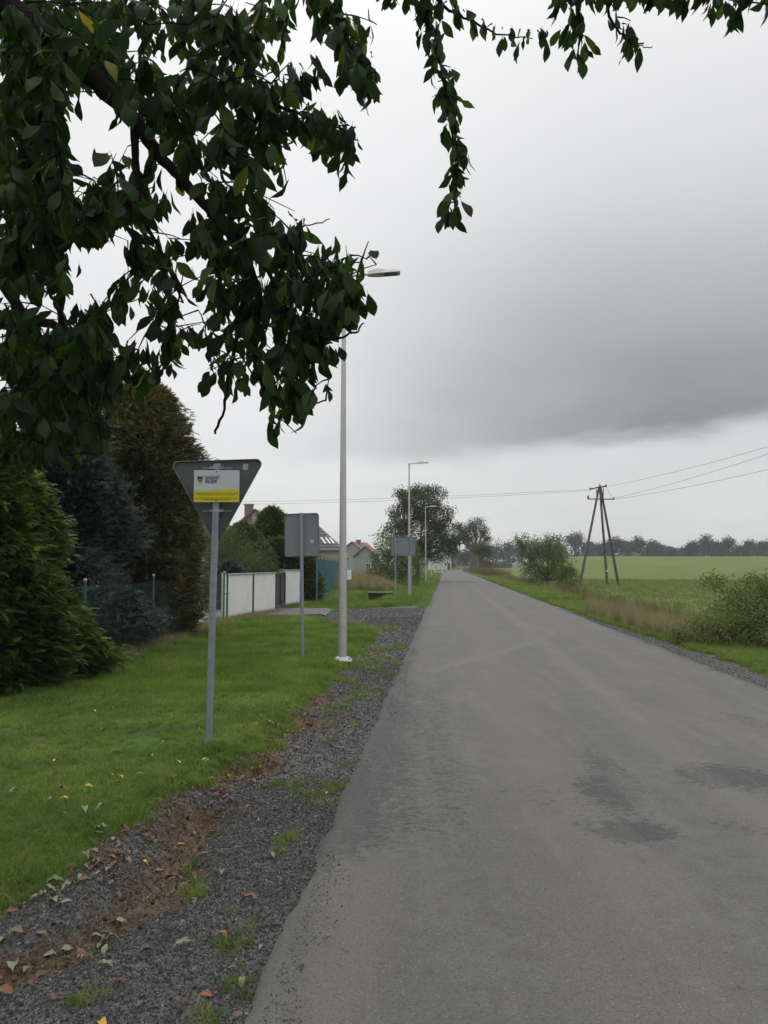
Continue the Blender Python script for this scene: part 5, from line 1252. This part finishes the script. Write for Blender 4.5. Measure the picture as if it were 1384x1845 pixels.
# explicit fringe twigs: (px, py, Y, leaves)
def fringe(pts, Y, per, step=14, down=1.0, spread=10):
    pts2 = []
    for (x0, y0), (x1, y1) in zip(pts[:-1], pts[1:]):
        m_ = max(1, int(math.hypot(x1-x0, y1-y0)/step))
        pts2 += [(x0+(x1-x0)*k/m_, y0+(y1-y0)*k/m_) for k in range(m_)]
    pts2.append(pts[-1])
    for (x, y) in pts2:
        c = P(x+random.gauss(0, spread), y+random.gauss(0, 4), Y+random.gauss(0, .05)); cluster(c, P(x, y-6, Y), int(per*1.5+.5), down, False, .06, .108)
fringe([(768, 0), (772, 60), (792, 110), (805, 165)], 3.5, 4, spread=12)
fringe([(800, 150), (812, 220), (820, 280), (822, 340), (818, 370)], 3.5, 3, spread=9)
fringe([(812, 372), (812, 382)], 3.5, 4, spread=4)
fringe([(790, 0), (850, 32), (905, 56), (985, 62)], 3.6, 2, 16, spread=6)
fringe([(690, -30), (745, -22), (775, 10)], 3.5, 4, spread=8)
fringe([(560, -20), (606, 0), (622, 40)], 3.4, 5, spread=10); fringe([(628, 60), (650, 100), (668, 120)], 3.4, 3, spread=6)
fringe([(1008, -10), (1040, 20), (1044, 80), (1042, 104)], 3.6, 4, 14, spread=10)
fringe([(1085, -20), (1105, 25), (1130, 60), (1160, 84)], 3.6, 2, 14, spread=8)
fringe([(1010, -26), (1100, -26), (1190, -24), (1245, -14)], 3.5, 4, 12, spread=8)
fringe([(1270, -14), (1310, 0), (1338, 18)], 3.4, 4, 12, spread=8); fringe([(1345, -24), (1375, -14), (1400, 0)], 3.4, 4, 12, spread=8)
fringe([(520, 200), (560, 210), (600, 222), (640, 235)], 3.2, 4, 12, spread=6)
fringe([(500, 150), (540, 120), (575, 118)], 3.3, 3, 14, spread=6)
fringe([(560, 500), (600, 480), (632, 466)], 3.1, 2, 11, .55, 4); fringe([(560, 520), (610, 520), (645, 530)], 3.1, 4, 11, .8, 6); fringe([(520, 560), (580, 575), (640, 545)], 3.1, 4, 10, 1, 6)
fringe([(500, 420), (535, 408), (548, 400)], 3.2, 3, 12, 1, 4)
fringe([(465, 660), (505, 700), (540, 720)], 3.2, 3, 12, 1, 5); fringe([(545, 690), (560, 680)], 3.2, 3, 8, 1, 4); fringe([(560, 600), (590, 625)], 3.15, 4, 10, 1, 6)
fringe([(378, 664), (420, 650), (430, 690)], 3.2, 2, 16, 1, 6)
fringe([(470, 150), (480, 220), (470, 260)], 3.25, 4, 12, 1, 8)
# dense mass steered by the gaps the sky shows through
PEND = []
for r_ in range(len(GRID)):
    for c_ in range(17):
        v = occ(c_*40+5, r_*40+5)
        if not v: continue
        nc = 2.8 if v == 1 else 1.1
        if c_ < 5 and v == 1: nc = 9.0
        nc = int(nc)+(random.random() < nc % 1)
        for q in range(nc):
            px = c_*40+random.random()*40; py = r_*40+random.random()*40-18
            Yq = random.uniform(2.9, 3.7) if random.random() < .7 else random.uniform(3.5, 4.8)
            if c_ < 5: Yq = random.uniform(3.0, 5.2)
            PEND.append((P(px, py, Yq), 7 if v == 1 else 4))
PEND.sort(key=lambda q: (nearest(q[0])-q[0]).length)
for c, nl in PEND:
    A_ = np.array([tuple(n) for n in nodes]); s = Vector(A_[np.argmin(((A_-np.array(c))**2).sum(1))])
    bad = False
    for k in (.3, .5, .7):
        v = occ(*proj(s.lerp(c, k)))
        if v is None or v < .4: bad = True
    if (s-c).length > .45 or bad: s = c+Vector((0, 0, .015))
    cluster(c, s, nl)
# unseen rest of the crown, above and left of the frame, added to cast shade
for q in range(1500):
    X = random.uniform(-6.5, 2.2); Y = random.uniform(-2.0, 7.0); Z = random.uniform(2.6, 6.6)
    if ((X+2.6)/4.4)**2+((Y-2.6)/4.4)**2+((Z-4.4)/2.3)**2 > 1: continue
    c = Vector((X, Y, Z))
    if Y > .25:
        u, v = proj(c)
        if u > -60 and v > -90: continue
    elif Y > -.6 and Z < 3: continue
    cluster(c, c+Vector((random.gauss(0, .1), random.gauss(0, .1), .15)), 7, 1, False, .1, .14, False)
bark.build('branches', M_BARK, ct); tag(twig.build('twigs', M_BARK, ct), kind='stuff')
Lf = np.array([tuple(a-ORG) for a in leafL]); Df = np.array([tuple(a) for a in leafD]); Sf = np.array(leafS); Kf = np.array(leafK)
# leaf faces mostly edge-on to up, random roll
Mf = basis(Df, np.tile([0, -.6, .5], (len(Df), 1))+rng.normal(0, .75, (len(Df), 3)))
cand = [i for i in range(len(Lf)) if Kf[i]]
def dist(i): p = leafL[i]; u, v = proj(p); return p.y+(0 if (-20 < u < 1400 and -20 < v < 900) else 50)
cand.sort(key=dist); single = set(cand[:300])
lm = [np_mesh('leaf', v, f, smooth=True) for v, f in LV]
for m_ in lm: m_.materials.append(M_CHERRY1)
for i in single:
    k = 3 if random.random() < .05 else random.randrange(3)
    o = bpy.data.objects.new('leaf', lm[k]); C.objects.link(o); o.parent = ct
    M4 = Matrix([[*(Mf[i][r]*Sf[i]), Lf[i][r]] for r in range(3)]+[[0, 0, 0, 1]]); o.matrix_local = M4
rest = np.array([i for i in range(len(Lf)) if i not in single]); parts = []
for k in range(4):
    s_ = rest[k::4] if k < 3 else rest[3::16]
    parts.append(inst(LV[k], Mf[s_]*Sf[s_][:, None, None], Lf[s_], None, .0))
V, F, T = cat_meshes(parts); tag(link('foliage', np_mesh('foliage', V, F, T, smooth=True), M_CHERRY, ct), kind='stuff')
print('cherry leaves', len(Lf))

# ============================================================ fallen leaves
def fallen(seed, w_=.5):
    r = random.Random(seed); V = []; F = []
    for (u, a) in LEAF_PROF:
        zc = .16*math.sin(u*3.0+r.uniform(-.3, .3))*(1+r.random()); ww = w_/2*a; cu_ = r.uniform(.0, .6)
        V += [(-ww, u-.5, zc+cu_*ww*.9), (0, u-.5, zc*.8), (ww, u-.5, zc+cu_*ww*r.uniform(.2, 1))]
    for i in range(len(LEAF_PROF)-1):
        q = 3*i; F += [(q, q+1, q+4, q+3), (q+1, q+2, q+5, q+4)]
    q = len(V); V += [(-.01, -.75, .03), (.01, -.75, .03), (.01, -.49, .0), (-.01, -.49, .0)]; F.append((q, q+1, q+2, q+3))
    return np_mesh('fallen_leaf', V, F, smooth=True)
FM = {k: [] for k in FL}
for k, m_ in FL.items():
    for s in range(3):
        me = fallen(len(k)*7+s, .32+.05*s); me.materials.append(m_); FM[k].append(me)
AD = {'yellow': 'bright yellow', 'orange': 'rusty orange', 'brown': 'dark brown curled', 'pale': 'pale straw coloured', 'greygreen': 'grey green', 'red': 'deep red', 'tan': 'tan brown'}
seen = {}
def put(px, py, col, size, lab=None):
    x, y = GX(px, py); t = x-.08*y; on_l = t < float(edge(np.array([y]))[0]); z = hz(x, y); 
    place = ('on the lawn beside the first signpost' if 230 < px and py < 1420 else 'on the open lawn at the left edge' if px < 120 else 'on the open lawn left of the signpost' if py < 1480 else 'low on the lawn by the ragged edge') if on_l else ('on the road' if t > -.66 else 'in the washed out rut' if float(rut(np.array([t]), np.array([y]))[0]) > .3 else 'along the lawn edge' if t < float(edge(np.array([y]))[0])+.22 else 'close to the asphalt' if t > -1.0 else 'on the open gravel in the near corner' if py > 1650 else 'on the open gravel beyond the rut')
    if t > -.66: z = .03
    o = bpy.data.objects.new('fallen_leaf', random.choice(FM[col])); C.objects.link(o)
    o.location = (x, y, z+(.035 if on_l else .012)); o.rotation_euler = (random.gauss(0, .18), random.gauss(0, .18), random.choice((0, 3.14))+1.57+random.gauss(0, .8)); o.scale = (size*.88,)*3
    tag(o, lab or '%s fallen leaf lying %s' % (AD[col], place), 'fallen leaf', None if lab else '%s fallen leaves %s' % (AD[col], place))
NL = [(700-200, 1729, 'yellow', .065, 'small yellow leaf at the very edge of the asphalt'), (185, 1838, 'yellow', .10, 'large yellow leaf cut by the bottom edge of the photo'),
      (448, 1622, 'orange', .10, 'rusty curled leaf in the middle of the gravel shoulder'), (398, 1678, 'orange', .09, 'rusty orange leaf beside a weed clump near the asphalt'),
      (215, 1758, 'red', .06, 'small red orange leaf low on the gravel shoulder'), (190, 1732, 'pale', .085, 'long pale leaf on bare gravel left of the asphalt'),
      (252, 1796, 'tan', .05, 'small tan leaf near the bottom on dark gravel'), (427, 1819, 'tan', .06, 'round tan leaf near the bottom by the asphalt edge'),
      (436, 1757, 'pale', .075, 'pale oval leaf between weeds near the asphalt edge'), (590, 1425, 'yellow', .06, 'yellow leaf in the grass clump on the gravel'),
      (260, 1524, 'yellow', .075, 'yellow leaf beside the washed out soil rut'), (410, 1415, 'red', .08, 'red leaf at the upper end of the soil rut'),
      (25, 1445, 'greygreen', .10, 'pale grey green leaf on the lawn at the left edge'), (208, 1422, 'red', .10, 'reddish leaf standing on the lawn by a yellow one'),
      (218, 1410, 'yellow', .07, 'yellow leaf on the lawn behind the reddish leaf'), (160, 1432, 'yellow', .08, 'yellow leaf on the lawn left of the reddish leaf')]
for q in NL: put(*q)
for q in ((12, 1778, 'orange', .09), (30, 1690, 'greygreen', .14), (20, 1720, 'pale', .12), (148, 1675, 'greygreen', .09), (190, 1700, 'pale', .08), (120, 1655, 'greygreen', .09), (90, 1600, 'pale', .09), (170, 1525, 'pale', .08), (165, 1540, 'tan', .08), (210, 1540, 'brown', .10),
          (215, 1610, 'greygreen', .10), (340, 1520, 'tan', .10), (335, 1545, 'tan', .09), (300, 1590, 'tan', .08), (330, 1697, 'pale', .09), (350, 1610, 'tan', .05), (350, 1447, 'pale', .08), (460, 1475, 'pale', .08), (490, 1540, 'pale', .09), (400, 1567, 'pale', .07),
          (100, 1385, 'yellow', .08), (35, 1385, 'yellow', .08), (170, 1290, 'yellow', .08), (200, 1286, 'yellow', .08), (205, 1365, 'tan', .08), (295, 1350, 'tan', .08), (270, 1375, 'greygreen', .09), (320, 1387, 'yellow', .08), (150, 1475, 'greygreen', .11), (180, 1468, 'greygreen', .09), (115, 1455, 'yellow', .07),
          (250, 1407, 'orange', .08), (330, 1415, 'tan', .08), (380, 1395, 'tan', .07), (590, 1712, 'brown', .05), (630, 1320, 'orange', .08), (540, 1366, 'pale', .07), (610, 1345, 'pale', .05), (640, 1290, 'pale', .05), (75, 1735, 'brown', .08), (95, 1790, 'red', .06), (60, 1765, 'brown', .07), (335, 1790, 'red', .05), (370, 1780, 'orange', .07), (420, 1735, 'tan', .06), (470, 1700, 'pale', .05)): put(*q)
for i in range(95):
    Yq = 2.9+6.0*random.random()**1.3; t = float(edge(np.array([Yq]))[0])+random.gauss(.10, .16)
    X = t+.08*Yq; px, py = proj((X, Yq, 0)); 
    if px < -10 or px > 1390: continue
    put(px, py, random.choice(['brown', 'brown', 'tan', 'pale', 'orange', 'brown', 'greygreen', 'red', 'tan']), random.uniform(.05, .095))
for (cx_, cy_, sx, sy, n_, cols, sz) in ((110, 1640, 60, 32, 26, ['greygreen', 'pale', 'tan', 'brown', 'greygreen'], .095), (40, 1720, 30, 25, 10, ['greygreen', 'pale', 'brown'], .11), (195, 1545, 26, 14, 12, ['pale', 'tan', 'brown'], .085), (405, 1410, 34, 16, 14, ['brown', 'tan', 'red', 'brown'], .07), (330, 1530, 26, 14, 8, ['tan', 'brown'], .08), (480, 1310, 40, 14, 8, ['brown', 'tan'], .07)):
    for q in range(n_):
        px, py = random.gauss(cx_, sx), random.gauss(cy_, sy)
        if px > 2 and py < 1840: put(px, py, random.choice(cols), sz*random.uniform(.7, 1.2))
for i in range(26): put(random.uniform(0, 480), random.uniform(1290, 1560), random.choice(['brown', 'tan', 'brown', 'yellow', 'orange']), random.uniform(.05, .08))

# ============================================================ haze
hb = MB().box((0, 420, 15), (2600, 1400, 40)); hb = MB().box((0, 350, 12.5), (1700, 1300, 31))
m_h, t_h, b_h = mat('haze_air'); t_h.nodes.remove(b_h); vp = t_h.nodes.new('ShaderNodeVolumePrincipled'); vp.inputs['Color'].default_value = (.86, .89, .93, 1); vp.inputs['Density'].default_value = .0005; vp.inputs['Anisotropy'].default_value = .0
t_h.links.new(vp.outputs[0], t_h.nodes['Material Output'].inputs['Volume'])
tag(hb.build('haze', m_h), 'thin pale haze over the whole landscape', kind='stuff')
